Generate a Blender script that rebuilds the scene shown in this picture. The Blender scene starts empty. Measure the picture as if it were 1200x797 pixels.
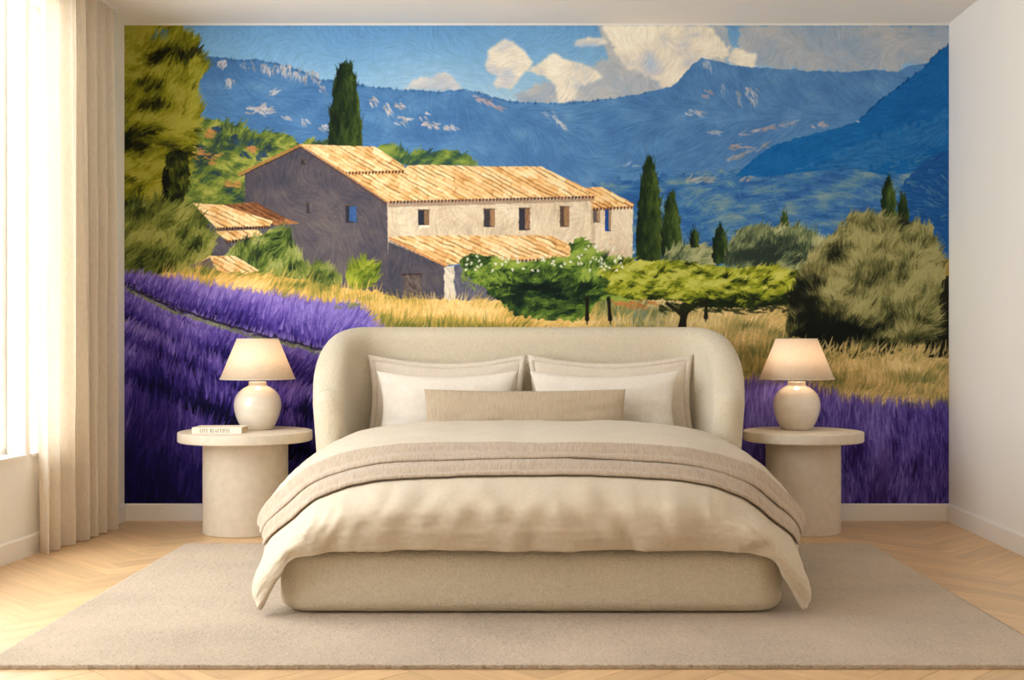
import bpy, bmesh, math, random
import numpy as np
from mathutils import Vector, Matrix

# ------------------------------------------------------------------ camera, sky, light, exposure
SC = bpy.context.scene
COL = SC.collection
F, HX, HY, EYE = 1350.0, 618.0, 399.0, 0.977      # focal length in pixels, vanishing point, eye height
cam_d = bpy.data.cameras.new('camera')
cam_d.sensor_width = 36.0
cam_d.lens = 36.0 * F / 1200.0
cam_d.shift_x = (600.0 - HX) / 1200.0
cam_d.shift_y = (HY - 398.5) / 1200.0
cam_d.clip_start = 0.05
cam = bpy.data.objects.new('camera', cam_d)
cam.location = (0, 0, EYE)
cam.rotation_euler = (math.pi / 2, 0, 0)
COL.objects.link(cam)
SC.camera = cam

world = bpy.data.worlds.new('sky')
SC.world = world
world.use_nodes = True
bg = world.node_tree.nodes['Background']
bg.inputs['Color'].default_value = (0.93, 0.97, 1.0, 1)     # bright hazy daylight
bg.inputs['Strength'].default_value = 13.0

sun_d = bpy.data.lights.new('sun_offscreen', 'SUN')
sun_d.energy = 0.6
sun_d.angle = math.radians(20)
sun_d.color = (1.0, 0.97, 0.92)
sun = bpy.data.objects.new('sun_offscreen', sun_d)
sun.rotation_euler = Vector((0.40, 0.25, -0.88)).to_track_quat('-Z', 'Y').to_euler()
sun.location = (-6, -2, 8)
COL.objects.link(sun)

SC.view_settings.view_transform = 'Standard'
SC.view_settings.look = 'None'
SC.view_settings.gamma = 1.0
SC.view_settings.use_curve_mapping = False
SC.view_settings.exposure = -0.60
SC.cycles.use_denoising = True
SC.cycles.max_bounces = 10
SC.cycles.diffuse_bounces = 6
SC.cycles.transmission_bounces = 8
SC.cycles.transparent_max_bounces = 12
SC.cycles.sample_clamp_indirect = 8.0

# ------------------------------------------------------------------ helpers
def lin(c):
    r = []
    for v in c[:3]:
        v = v / 255.0
        r.append(v / 12.92 if v <= 0.04045 else ((v + 0.055) / 1.055) ** 2.4)
    return (r[0], r[1], r[2], 1.0)

def px(x, y, d):
    """pixel + distance from the camera plane -> point"""
    return Vector(((x - HX) * d / F, d, EYE - (y - HY) * d / F))

def link(o, parent=None):
    COL.objects.link(o)
    if parent is not None:
        o.parent = parent
    return o

def mesh_obj(name, verts, faces, mat, parent=None, smooth=False, loc=None):
    me = bpy.data.meshes.new(name)
    me.from_pydata([tuple(v) for v in verts], [], faces)
    me.update()
    if smooth:
        me.polygons.foreach_set('use_smooth', [True] * len(me.polygons))
    if mat:
        me.materials.append(mat)
    o = bpy.data.objects.new(name, me)
    if loc is not None:
        o.location = loc
    return link(o, parent)

def bm_obj(name, bm, mat, parent=None, smooth=False, loc=None):
    bmesh.ops.recalc_face_normals(bm, faces=bm.faces)
    me = bpy.data.meshes.new(name)
    bm.to_mesh(me)
    bm.free()
    if smooth:
        me.polygons.foreach_set('use_smooth', [True] * len(me.polygons))
    me.materials.append(mat)
    o = bpy.data.objects.new(name, me)
    if loc is not None:
        o.location = loc
    return link(o, parent)

def empty(name, loc):
    o = bpy.data.objects.new(name, None)
    o.empty_display_size = 0.1
    o.location = loc
    return link(o)

def tag(o, label, cat, group=None):
    o['label'] = label
    o['category'] = cat
    if group:
        o['group'] = group
    return o

def struct(o):
    o['kind'] = 'structure'
    return o

def add_box(bm, a, b, bevel=0.0):
    r = bmesh.ops.create_cube(bm, size=1.0)
    vs = r['verts']
    for v in vs:
        v.co = Vector([a[i] + (v.co[i] + 0.5) * (b[i] - a[i]) for i in range(3)])
    if bevel > 0:
        es = list({e for v in vs for e in v.link_edges})
        bmesh.ops.bevel(bm, geom=es, offset=bevel, segments=2, profile=0.5, affect='EDGES')

def box(name, a, b, mat, parent=None, bevel=0.0):
    bm = bmesh.new()
    add_box(bm, a, b, bevel)
    return bm_obj(name, bm, mat, parent)

def prism(name, poly, z0, z1, mat, parent=None):
    n = len(poly)
    vs = [(p[0], p[1], z0) for p in poly] + [(p[0], p[1], z1) for p in poly]
    fs = [tuple(range(n - 1, -1, -1)), tuple(range(n, 2 * n))]
    fs += [(i, (i + 1) % n, n + (i + 1) % n, n + i) for i in range(n)]
    bm = bmesh.new()
    bv = [bm.verts.new(v) for v in vs]
    for f in fs:
        bm.faces.new([bv[i] for i in f])
    return bm_obj(name, bm, mat, parent)

def lathe(name, prof, mat, parent=None, seg=64, smooth=True, loc=None):
    vs, fs = [], []
    n = len(prof)
    for k in range(seg):
        a = 2 * math.pi * k / seg
        for r, z in prof:
            vs.append((r * math.cos(a), r * math.sin(a), z))
    for k in range(seg):
        k2 = (k + 1) % seg
        for i in range(n - 1):
            fs.append((k * n + i, k2 * n + i, k2 * n + i + 1, k * n + i + 1))
    o = mesh_obj(name, vs, fs, mat, parent, smooth, loc)
    bm = bmesh.new(); bm.from_mesh(o.data)
    bmesh.ops.remove_doubles(bm, verts=bm.verts, dist=1e-5)
    bmesh.ops.recalc_face_normals(bm, faces=bm.faces)
    bm.to_mesh(o.data); bm.free()
    return o

def grid_faces(nr, nc):
    return [(i * nc + j, i * nc + j + 1, (i + 1) * nc + j + 1, (i + 1) * nc + j)
            for i in range(nr - 1) for j in range(nc - 1)]

def rounded_slab(name, hw, y0, y1, z0, z1, rc, re, mat, parent=None, cx=0.0, nseg=8):
    """upholstered block: plan corners of radius rc, top and bottom edges rounded by re"""
    rings = []
    for k in range(nseg + 1):
        a = math.pi / 2 * k / nseg
        rings.append((re * (1 - math.sin(a)), z0 + re * (1 - math.cos(a))))
    for k in range(nseg + 1):
        a = math.pi / 2 * k / nseg
        rings.append((re * (1 - math.cos(a)), z1 - re + re * math.sin(a)))
    vs, fs = [], []
    m = 4 * (nseg + 1)
    for ins, z in rings:
        for q, (sx, sy) in enumerate(((1, -1), (1, 1), (-1, 1), (-1, -1))):
            ccx = cx + sx * (hw - rc)
            ccy = (y0 + rc) if sy < 0 else (y1 - rc)
            r = max(rc - ins, 0.002)
            for k in range(nseg + 1):
                a = -math.pi / 2 + q * math.pi / 2 + math.pi / 2 * k / nseg
                vs.append((ccx + r * math.cos(a), ccy + r * math.sin(a), z))
    nr = len(rings)
    for i in range(nr - 1):
        for j in range(m):
            fs.append((i * m + j, i * m + (j + 1) % m, (i + 1) * m + (j + 1) % m, (i + 1) * m + j))
    fs.append(tuple(range(m - 1, -1, -1)))
    fs.append(tuple((nr - 1) * m + j for j in range(m)))
    return mesh_obj(name, vs, fs, mat, parent, True)

# ------------------------------------------------------------------ materials
class Mat:
    def __init__(self, name, rough=0.6):
        self.m = bpy.data.materials.new(name)
        self.m.use_nodes = True
        self.t = self.m.node_tree
        self.b = self.t.nodes['Principled BSDF']
        self.b.inputs['Roughness'].default_value = rough
    def node(self, typ, **kw):
        n = self.t.nodes.new(typ)
        for k, v in kw.items():
            if hasattr(n, k):
                setattr(n, k, v)
            else:
                n.inputs[k.replace('_', ' ')].default_value = v
        return n
    def lk(self, a, b):
        self.t.links.new(a, b)
    def coord(self, kind='Object', scale=None):
        tc = self.node('ShaderNodeTexCoord')
        out = tc.outputs[kind]
        if scale:
            mp = self.node('ShaderNodeMapping')
            mp.inputs['Scale'].default_value = scale
            self.lk(out, mp.inputs['Vector'])
            out = mp.outputs['Vector']
        return out
    def noise(self, vec, scale, detail=3.0, rough=0.55):
        n = self.node('ShaderNodeTexNoise')
        n.inputs['Scale'].default_value = scale
        n.inputs['Detail'].default_value = detail
        n.inputs['Roughness'].default_value = rough
        self.lk(vec, n.inputs['Vector'])
        return n.outputs['Fac']
    def ramp(self, fac, stops):
        r = self.node('ShaderNodeValToRGB')
        cr = r.color_ramp
        while len(cr.elements) < len(stops):
            cr.elements.new(0.5)
        for e, (p, c) in zip(cr.elements, stops):
            e.position = p
            e.color = c if len(c) == 4 else (*c, 1)
        self.lk(fac, r.inputs['Fac'])
        return r.outputs['Color']
    def math(self, op, a, b):
        n = self.node('ShaderNodeMath', operation=op)
        for i, v in enumerate((a, b)):
            if isinstance(v, (int, float)):
                n.inputs[i].default_value = v
            else:
                self.lk(v, n.inputs[i])
        return n.outputs[0]
    def bump(self, h, strength, dist):
        n = self.node('ShaderNodeBump')
        n.inputs['Strength'].default_value = strength
        n.inputs['Distance'].default_value = dist
        self.lk(h, n.inputs['Height'])
        self.lk(n.outputs['Normal'], self.b.inputs['Normal'])
        return n
    def color(self, c):
        if isinstance(c, tuple):
            self.b.inputs['Base Color'].default_value = c
        else:
            self.lk(c, self.b.inputs['Base Color'])

def scl(c, k):
    return tuple(min(1.0, v * k) for v in c[:3]) + (1.0,)

def fabric(name, srgb, var=0.10, nscale=120, bscale=180, bstr=0.5, bdist=0.003, sheen=0.25, stretch=None):
    M = Mat(name, 0.9)
    v = M.coord('Object', stretch)
    c = lin(srgb)
    f = M.noise(v, nscale, 3)
    M.color(M.ramp(f, [(0.3, scl(c, 1 - var)), (0.7, scl(c, 1 + var))]))
    M.bump(M.noise(v, bscale, 2), bstr, bdist)
    M.b.inputs['Sheen Weight'].default_value = sheen
    M.b.inputs['Sheen Roughness'].default_value = 0.5
    M.b.inputs['Specular IOR Level'].default_value = 0.15
    return M.m

def paint(name, srgb, rough=0.7, var=0.015, spec=0.3):
    M = Mat(name, rough)
    v = M.coord('Object')
    c = lin(srgb)
    M.color(M.ramp(M.noise(v, 3.0, 4), [(0.3, scl(c, 1 - var)), (0.7, scl(c, 1 + var))]))
    M.bump(M.noise(v, 220, 2), 0.06, 0.001)
    M.b.inputs['Specular IOR Level'].default_value = spec
    return M.m

def boucle(name, srgb):
    M = Mat(name, 0.95)
    v = M.coord('Object')
    c = lin(srgb)
    vo = M.node('ShaderNodeTexVoronoi')
    vo.inputs['Scale'].default_value = 150
    M.lk(v, vo.inputs['Vector'])
    n = M.noise(v, 120, 3, 0.65)
    h = M.math('ADD', M.math('MULTIPLY', vo.outputs['Distance'], -0.8), n)
    M.color(M.ramp(n, [(0.3, scl(c, 0.90)), (0.7, scl(c, 1.06))]))
    M.bump(h, 0.8, 0.0045)
    M.b.inputs['Sheen Weight'].default_value = 0.3
    M.b.inputs['Specular IOR Level'].default_value = 0.1
    return M.m

def ribbed(name, srgb, freq, axis=0, var=0.16):
    """woven fabric with fine irregular ribs across one axis"""
    M = Mat(name, 0.95)
    s = [22.0, 22.0, 22.0]
    s[axis] = freq
    v = M.coord('Object', tuple(s))
    c = lin(srgb)
    f = M.noise(v, 1.0, 2, 0.6)
    g = M.noise(M.coord('Object'), 160, 2)
    h = M.math('ADD', f, M.math('MULTIPLY', g, 0.5))
    M.color(M.ramp(f, [(0.32, scl(c, 1 - var)), (0.68, scl(c, 1 + var))]))
    M.bump(h, 0.7, 0.004)
    M.b.inputs['Sheen Weight'].default_value = 0.2
    M.b.inputs['Specular IOR Level'].default_value = 0.1
    return M.m

def oak():
    M = Mat('oak', 0.36)
    oi = M.node('ShaderNodeObjectInfo')
    tc = M.node('ShaderNodeTexCoord')
    mp = M.node('ShaderNodeMapping')
    mp.inputs['Scale'].default_value = (1.6, 16.0, 16.0)
    cmb = M.node('ShaderNodeCombineXYZ')
    M.lk(M.math('MULTIPLY', oi.outputs['Random'], 37.0), cmb.inputs['X'])
    M.lk(M.math('MULTIPLY', oi.outputs['Random'], 91.0), cmb.inputs['Y'])
    M.lk(tc.outputs['Object'], mp.inputs['Vector'])
    M.lk(cmb.outputs['Vector'], mp.inputs['Location'])
    v = mp.outputs['Vector']
    grain = M.noise(v, 1.4, 6, 0.62)
    c = lin((215, 179, 134))
    base = M.ramp(grain, [(0.28, scl(c, 0.80)), (0.5, c), (0.74, scl(c, 1.13))])
    hsv = M.node('ShaderNodeHueSaturation')
    M.lk(base, hsv.inputs['Color'])
    M.lk(M.math('ADD', M.math('MULTIPLY', oi.outputs['Random'], 0.20), 0.90), hsv.inputs['Value'])
    M.lk(hsv.outputs['Color'], M.b.inputs['Base Color'])
    M.bump(grain, 0.12, 0.002)
    M.b.inputs['Specular IOR Level'].default_value = 0.4
    return M.m

def translucent(name, srgb, amount, bscale=260, stretch=None, glow=None):
    M = Mat(name, 0.9)
    v = M.coord('Object', stretch)
    c = lin(srgb)
    f = M.noise(v, 90, 3)
    col = M.ramp(f, [(0.3, scl(c, 0.95)), (0.7, scl(c, 1.05))])
    M.lk(col, M.b.inputs['Base Color'])
    M.b.inputs['Specular IOR Level'].default_value = 0.1
    M.bump(M.noise(v, bscale, 2), 0.3, 0.001)
    tr = M.node('ShaderNodeBsdfTranslucent')
    M.lk(col, tr.inputs['Color'])
    mx = M.node('ShaderNodeMixShader')
    mx.inputs['Fac'].default_value = amount
    out = M.t.nodes['Material Output']
    M.lk(M.b.outputs[0], mx.inputs[1])
    M.lk(tr.outputs[0], mx.inputs[2])
    M.lk(mx.outputs[0], out.inputs['Surface'])
    return M.m

def glass():
    m = bpy.data.materials.new('window_glass')
    m.use_nodes = True
    t = m.node_tree
    t.nodes.remove(t.nodes['Principled BSDF'])
    tr = t.nodes.new('ShaderNodeBsdfTransparent')
    gl = t.nodes.new('ShaderNodeBsdfGlossy')
    gl.inputs['Roughness'].default_value = 0.02
    mx = t.nodes.new('ShaderNodeMixShader')
    mx.inputs[0].default_value = 0.05
    t.links.new(tr.outputs[0], mx.inputs[1])
    t.links.new(gl.outputs[0], mx.inputs[2])
    t.links.new(mx.outputs[0], t.nodes['Material Output'].inputs['Surface'])
    return m

M_WALL = paint('wall_paint', (238, 234, 227), 0.8)
M_CEIL = paint('ceiling_paint', (238, 233, 226), 0.85)
M_TRIM = paint('trim_paint', (238, 233, 225), 0.45, spec=0.45)
M_OAK = oak()
M_GLASS = glass()
M_FRAME = paint('window_frame_paint', (240, 236, 228), 0.4, spec=0.45)

# ------------------------------------------------------------------ room shell
YB, YF, ZC = 6.25, -1.2, 2.697
KL, KR = 0.083, 0.0274                     # the side walls open a little towards the camera / close a little
def XL(y): return -2.185 + (y - YB) * KL
def XR(y): return 2.287 + (y - YB) * KR
TH = 0.125                                  # wall thickness (window reveal)

ZS, ZT = 0.457, 2.62                        # sill and head of the windows
W1 = (2.5, 5.21)                            # window in view
W2 = (5.255, 5.52)                           # narrow window behind the curtain
W2T = 2.57

def left_pt(y, off, z):                     # point on the left wall, off = outward
    n = math.sqrt(1 + KL * KL)
    return (XL(y) - off / n, y + off * KL / n, z)

def left_box(bm, ya, yb, za, zb, o0, o1):
    vs = [bm.verts.new(left_pt(y, o, z)) for z in (za, zb) for y, o in ((ya, o0), (yb, o0), (yb, o1), (ya, o1))]
    for f in ((3, 2, 1, 0), (4, 5, 6, 7), (0, 1, 5, 4), (1, 2, 6, 5), (2, 3, 7, 6), (3, 0, 4, 7)):
        bm.faces.new([vs[i] for i in f])

bm = bmesh.new()
ys = [YF - 0.1, W1[0], W1[1], W2[0], W2[1], YB + 0.1]
for a, b in zip(ys[:-1], ys[1:]):
    if (a, b) in (W1, W2):
        left_box(bm, a, b, 0, ZS, 0, TH)
        left_box(bm, a, b, W2T if (a, b) == W2 else ZT, ZC + .1, 0, TH)
    else:
        left_box(bm, a, b, 0, ZC + .1, 0, TH)
struct(bm_obj('wall_left', bm, M_WALL))
struct(prism('wall_right', [(XR(YF - .1), YF - .1), (XR(YF - .1) + .12, YF - .1), (XR(YB + .1) + .12, YB + .1), (XR(YB + .1), YB + .1)], 0, ZC + .1, M_WALL))
struct(box('wall_back', (XL(YB) - .1, YB, 0), (XR(YB) + .1, YB + .12, ZC + .1), M_WALL))
fx0, fx1 = XL(YF) - .1, XR(YF) + .1
struct(box('wall_front', (fx0, YF - .12, 0), (fx1, YF, ZC + .1), M_WALL))
struct(prism('ceiling', [(XL(YF - .1) - .1, YF - .1), (XR(YF - .1) + .1, YF - .1), (XR(YB) + .1, YB + .1), (XL(YB) - .1, YB + .1)], ZC, ZC + .12, M_CEIL))

# baseboards
BH = 0.093
def baseboard(name, p, q, inward):
    p, q, n = Vector(p), Vector(q), Vector(inward).normalized()
    prof = [(0, 0), (0.016, 0), (0.016, BH - .008), (0.010, BH - .001), (0, BH)]
    vs = []
    for e in (p, q):
        for o, z in prof:
            vs.append((e.x + n.x * o, e.y + n.y * o, z))
    k = len(prof)
    fs = [(i, (i + 1) % k, k + (i + 1) % k, k + i) for i in range(k)] + [tuple(range(k)), tuple(range(2 * k - 1, k - 1, -1))]
    bm = bmesh.new()
    bv = [bm.verts.new(v) for v in vs]
    for f in fs:
        bm.faces.new([bv[i] for i in f])
    return struct(bm_obj(name, bm, M_TRIM))
baseboard('baseboard_back', (XL(YB), YB), (XR(YB), YB), (0, -1))
baseboard('baseboard_left', (XL(YF), YF), (XL(YB), YB), (1, -KL))
baseboard('baseboard_right', (XR(YF), YF), (XR(YB), YB), (-1, KR))

# windows: frame, sill, muntins and panes
def window(name, y0, y1, z0, z1, ncol, zbars):
    bm = bmesh.new()
    o0, o1, fw = TH - .035, TH - .002, 0.03
    left_box(bm, y0, y0 + fw, z0, z1, o0, o1)
    left_box(bm, y1 - .032, y1, z0, z1, o0, o1)
    left_box(bm, y0, y1, z0, z0 + fw, o0, o1)
    left_box(bm, y0, y1, z1 - fw, z1, o0, o1)
    w = struct(bm_obj(name, bm, M_FRAME))
    bm = bmesh.new()
    left_box(bm, y0, y1, z0 - .012, z0 + .004, -.012, o0)
    bm_obj('window_sill', bm, M_TRIM, w)
    for k in range(1, ncol):
        y = y0 + (y1 - y0) * k / ncol
        bm = bmesh.new(); left_box(bm, y - .012, y + .012, z0 + fw, z1 - fw, o0 + .005, o1 - .004)
        bm_obj('muntin', bm, M_FRAME, w)
    for z in zbars:
        bm = bmesh.new(); left_box(bm, y0 + fw, y1 - .012, z - .009, z + .009, o0 + .005, o1 - .004)
        bm_obj('muntin', bm, M_FRAME, w)
    for k in range(ncol):
        ya = y0 + (y1 - y0) * k / ncol
        yb = y0 + (y1 - y0) * (k + 1) / ncol
        zz = [z0 + .01] + list(zbars) + [z1 - .01]
        for za, zb in zip(zz[:-1], zz[1:]):          # one pane in every cell of the muntin grid
            bm = bmesh.new(); left_box(bm, ya, yb, za, zb, TH - .02, TH - .016)
            bm_obj('pane', bm, M_GLASS, w)
    return w
ZB = (0.929, 1.333, 1.777, 2.19)
window('window_1', W1[0], W1[1], ZS, ZT, 6, ZB)
window('window_2', W2[0], W2[1], ZS, W2T, 1, ZB)
def portal(name, loc, direction, sx, sy):
    L = bpy.data.lights.new(name, 'AREA')
    L.shape = 'RECTANGLE'; L.size = sx; L.size_y = sy
    L.cycles.is_portal = True
    o = bpy.data.objects.new(name, L)
    o.location = loc
    o.rotation_euler = Vector(direction).to_track_quat('-Z', 'Y').to_euler()
    link(o)
# guides the sampling of the sky through the left window; it gives off no light of its own
portal('window_left_offscreen', left_pt((W1[0] + W1[1]) / 2, TH + .03, (ZS + ZT) / 2), (1, -KL, 0), W1[1] - W1[0] + .1, ZT - ZS + .1)

# ------------------------------------------------------------------ floor: herringbone oak, every plank in view an object
def clip_poly(poly, a, b, c):               # keep a*x+b*y <= c
    out = []
    for i in range(len(poly)):
        p, q = poly[i], poly[(i + 1) % len(poly)]
        dp, dq = a * p[0] + b * p[1] - c, a * q[0] + b * q[1] - c
        if dp <= 0: out.append(p)
        if (dp < 0 < dq) or (dq < 0 < dp):
            t = dp / (dp - dq)
            out.append((p[0] + (q[0] - p[0]) * t, p[1] + (q[1] - p[1]) * t))
    return out

M_SUB = paint('sub_floor', (120, 88, 54), 0.9)
floor = struct(prism('floor', [(XL(YF - .1), YF - .1), (XR(YF - .1), YF - .1), (XR(YB), YB), (XL(YB), YB)], -.05, -.0115, M_SUB))
PL, PW, GAP, PT = 0.66, 0.11, 0.0008, 0.012
full_plank = None
stuff_v, stuff_f = [], []
def plank_mesh(poly):
    n = len(poly)
    cx = sum(p[0] for p in poly) / n; cy = sum(p[1] for p in poly) / n
    top = []
    for p in poly:
        dx, dy = cx - p[0], cy - p[1]
        dl = math.hypot(dx, dy) or 1
        top.append((p[0] + dx / dl * .0012, p[1] + dy / dl * .0012))
    vs = [(p[0], p[1], -PT) for p in poly] + [(p[0], p[1], -.0008) for p in poly] + [(p[0], p[1], 0) for p in top]
    fs = [(i, (i + 1) % n, n + (i + 1) % n, n + i) for i in range(n)]
    fs += [(n + i, n + (i + 1) % n, 2 * n + (i + 1) % n, 2 * n + i) for i in range(n)]
    fs.append(tuple(range(2 * n, 3 * n)))
    return vs, fs
R45 = math.pi / 4
n_planks = 0
for m in range(-6, 7):
    for k in range(-60, 90):
        for ver in (0, 1):
            if ver == 0:
                u, v, ang = k * PW + m * PL + PL / 2, k * PW - m * PL + PW / 2, 0.0
            else:
                u, v, ang = (k - 1) * PW + m * PL + PW / 2, k * PW - m * PL + PL / 2, math.pi / 2
            # rotate by 45 degrees so that the zigzag rows run towards the mural wall
            cx = (u - v) * math.cos(R45) + .12
            cy = (u + v) * math.sin(R45) + 2.0
            if not (YF - .5 < cy < YB + .5 and -3.3 < cx < 2.9):
                continue
            a = ang + R45
            ca, sa = math.cos(a), math.sin(a)
            rect = [(-PL / 2 + GAP, -PW / 2 + GAP), (PL / 2 - GAP, -PW / 2 + GAP), (PL / 2 - GAP, PW / 2 - GAP), (-PL / 2 + GAP, PW / 2 - GAP)]
            wr = [(cx + x * ca - y * sa, cy + x * sa + y * ca) for x, y in rect]
            pl = clip_poly(wr, 0, 1, YB - .002)
            pl = clip_poly(pl, 0, -1, -YF - .002)
            pl = clip_poly(pl, 1, -KR, 2.287 - YB * KR - .002) if pl else pl
            pl = clip_poly(pl, -1, KL, 2.185 + YB * KL - .002) if pl else pl
            if len(pl) < 3:
                continue
            loc = [((x - cx) * ca + (y - cy) * sa, -(x - cx) * sa + (y - cy) * ca) for x, y in pl]
            xs_ = [p[0] for p in loc]; ys_ = [p[1] for p in loc]
            if (max(xs_) - min(xs_)) < .004 or (max(ys_) - min(ys_)) < .004:
                continue
            d = cy
            inview = d > 2.95 and abs(cx) < d * 0.47 + .35
            hidden = abs(cx) < 1.2 and 4.0 < cy < 5.0
            if inview and not hidden:
                whole = all(abs(p[0] - q[0]) < 1e-6 and abs(p[1] - q[1]) < 1e-6 for p, q in zip(pl, wr)) and len(pl) == 4
                if whole and full_plank:
                    me = full_plank
                else:
                    vs, fs = plank_mesh(loc)
                    me = bpy.data.meshes.new('plank')
                    me.from_pydata(vs, [], fs); me.update()
                    me.materials.append(M_OAK)
                    if whole: full_plank = me
                o = bpy.data.objects.new('plank', me)
                o.location = (cx, cy, 0)
                o.rotation_euler = (0, 0, a)
                link(o, floor)
                n_planks += 1
            else:
                vs, fs = plank_mesh(pl)
                b0 = len(stuff_v)
                stuff_v += vs
                stuff_f += [tuple(b0 + i for i in f) for f in fs]
rest = mesh_obj('planks', stuff_v, stuff_f, M_OAK, floor)
rest['kind'] = 'stuff'
print('planks', n_planks)
# ------------------------------------------------------------------ mural: a printed oil painting, computed as colours on a fine grid
MK = 1.25                                   # grid points per photo pixel
MX0, MX1, MY0, MY1 = 146.0, 1112.0, 30.0, 590.0
MW, MH = int((MX1 - MX0) * MK) + 1, int((MY1 - MY0) * MK) + 1
gx1 = (MX0 + np.arange(MW) / MK).astype(np.float32)
gy1 = (MY0 + np.arange(MH) / MK).astype(np.float32)
GX, GY = np.meshgrid(gx1, gy1)
CV = np.zeros((MH, MW, 3), np.float32)
prng = np.random.default_rng(11)

def vn(sx, sy, seed, octs=3):
    out = np.zeros((MH, MW), np.float32); amp, tot = 1.0, 0.0
    for o in range(octs):
        r = np.random.default_rng(seed * 131 + o)
        cx, cy = sx / 2 ** o, sy / 2 ** o
        fx, fy = (gx1 - MX0) / cx, (gy1 - MY0) / cy
        ix, iy = fx.astype(int), fy.astype(int)
        g = r.random((iy[-1] + 2, ix[-1] + 2)).astype(np.float32)
        tx, ty = fx - ix, fy - iy
        tx = tx * tx * (3 - 2 * tx); ty = (ty * ty * (3 - 2 * ty))[:, None]
        A = g[iy] * (1 - ty) + g[iy + 1] * ty
        out += amp * (A[:, ix] * (1 - tx) + A[:, ix + 1] * tx)
        tot += amp; amp *= 0.5
    return out / tot

def lic(theta, L, seed):
    """bristle marks: noise smeared along a direction field"""
    n = np.random.default_rng(seed).standard_normal((MH, MW)).astype(np.float32)
    n = (n + np.roll(n, 1, 0) + np.roll(n, 1, 1)) / 3
    vx, vy = np.cos(theta).astype(np.float32), np.sin(theta).astype(np.float32)
    J0, I0 = np.meshgrid(np.arange(MW, dtype=np.float32), np.arange(MH, dtype=np.float32))
    acc = n.copy()
    for s in (1, -1):
        x, y = J0.copy(), I0.copy()
        i, j = I0.astype(int), J0.astype(int)
        for k in range(L):
            x += s * vx[i, j]; y += s * vy[i, j]
            i = np.clip(np.rint(y), 0, MH - 1).astype(int)
            j = np.clip(np.rint(x), 0, MW - 1).astype(int)
            acc += n[i, j]
    acc -= acc.mean()
    return acc / acc.std()

RAGX, RAGY = vn(5, 5, 901, 2) - .5, vn(5, 5, 902, 2) - .5
def poly(pts, rag=0.0):
    """anti-aliased coverage of a polygon (photo pixels); rag = ragged edge in pixels"""
    P = np.array(pts, np.float32)
    x0, y0 = P.min(0) - rag - 2; x1, y1 = P.max(0) + rag + 2
    j0, j1 = max(0, int((x0 - MX0) * MK)), min(MW, int((x1 - MX0) * MK) + 2)
    i0, i1 = max(0, int((y0 - MY0) * MK)), min(MH, int((y1 - MY0) * MK) + 2)
    out = np.zeros((MH, MW), np.float32)
    if j1 <= j0 or i1 <= i0: return out
    acc = np.zeros((i1 - i0, j1 - j0), np.float32)
    for ox, oy in ((-.25, -.25), (.25, -.25), (-.25, .25), (.25, .25)):
        X = GX[i0:i1, j0:j1] + ox / MK + 2 * rag * RAGX[i0:i1, j0:j1]
        Y = GY[i0:i1, j0:j1] + oy / MK + 2 * rag * RAGY[i0:i1, j0:j1]
        ins = np.zeros(X.shape, bool)
        for k in range(len(P)):
            ax, ay = P[k]; bx, by = P[(k + 1) % len(P)]
            if ay == by: continue
            c = (ay > Y) != (by > Y)
            ins ^= c & (X < (bx - ax) * (Y - ay) / (by - ay) + ax)
        acc += ins
    out[i0:i1, j0:j1] = acc / 4
    return out

def pal(t, cols):
    C = np.array(cols, np.float32) / 255.0
    t = np.clip(t, 0, 0.9999) * (len(C) - 1)
    i = t.astype(int); f = (t - i)[..., None]
    return C[i] * (1 - f) + C[np.minimum(i + 1, len(C) - 1)] * f

def lay(mask, t, cols):
    w = mask > 0.002
    if not w.any(): return
    c = pal(t[w] if isinstance(t, np.ndarray) else np.full(w.sum(), t, np.float32), cols)
    m = mask[w][:, None]
    CV[w] = CV[w] * (1 - m) + c * m

def strokes(xs, ys, ang, ln, wd, cols, alpha=0.9):
    """tapered brush strokes; (xs, ys) is the root, the stroke runs along ang"""
    n = len(xs)
    ang = np.broadcast_to(ang, n); ln = np.broadcast_to(ln, n); wd = np.broadcast_to(wd, n)
    cs, sn = np.cos(ang), np.sin(ang)
    for k in range(n):
        ax, ay = (xs[k] - MX0) * MK, (ys[k] - MY0) * MK
        L, w = ln[k] * MK, wd[k] * MK * .5
        bx, by = ax + cs[k] * L, ay + sn[k] * L
        j0, j1 = max(0, int(min(ax, bx) - w - 1)), min(MW, int(max(ax, bx) + w + 2))
        i0, i1 = max(0, int(min(ay, by) - w - 1)), min(MH, int(max(ay, by) + w + 2))
        if j1 <= j0 or i1 <= i0: continue
        X = np.arange(j0, j1, dtype=np.float32)[None, :] - ax
        Y = np.arange(i0, i1, dtype=np.float32)[:, None] - ay
        t = np.clip((X * cs[k] + Y * sn[k]) / L, 0, 1)
        d = np.hypot(X - t * cs[k] * L, Y - t * sn[k] * L)
        m = np.clip(w * (1.0 - 0.75 * t) - d + .5, 0, 1)[..., None] * alpha
        CV[i0:i1, j0:j1] = CV[i0:i1, j0:j1] * (1 - m) + cols[k] * m

def pick(mask, n):
    idx = np.flatnonzero(mask.ravel() > 0.5)
    if len(idx) == 0: return np.zeros(0, int), np.zeros(0, int)
    s = prng.choice(idx, n)
    return s // MW, s % MW

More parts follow.
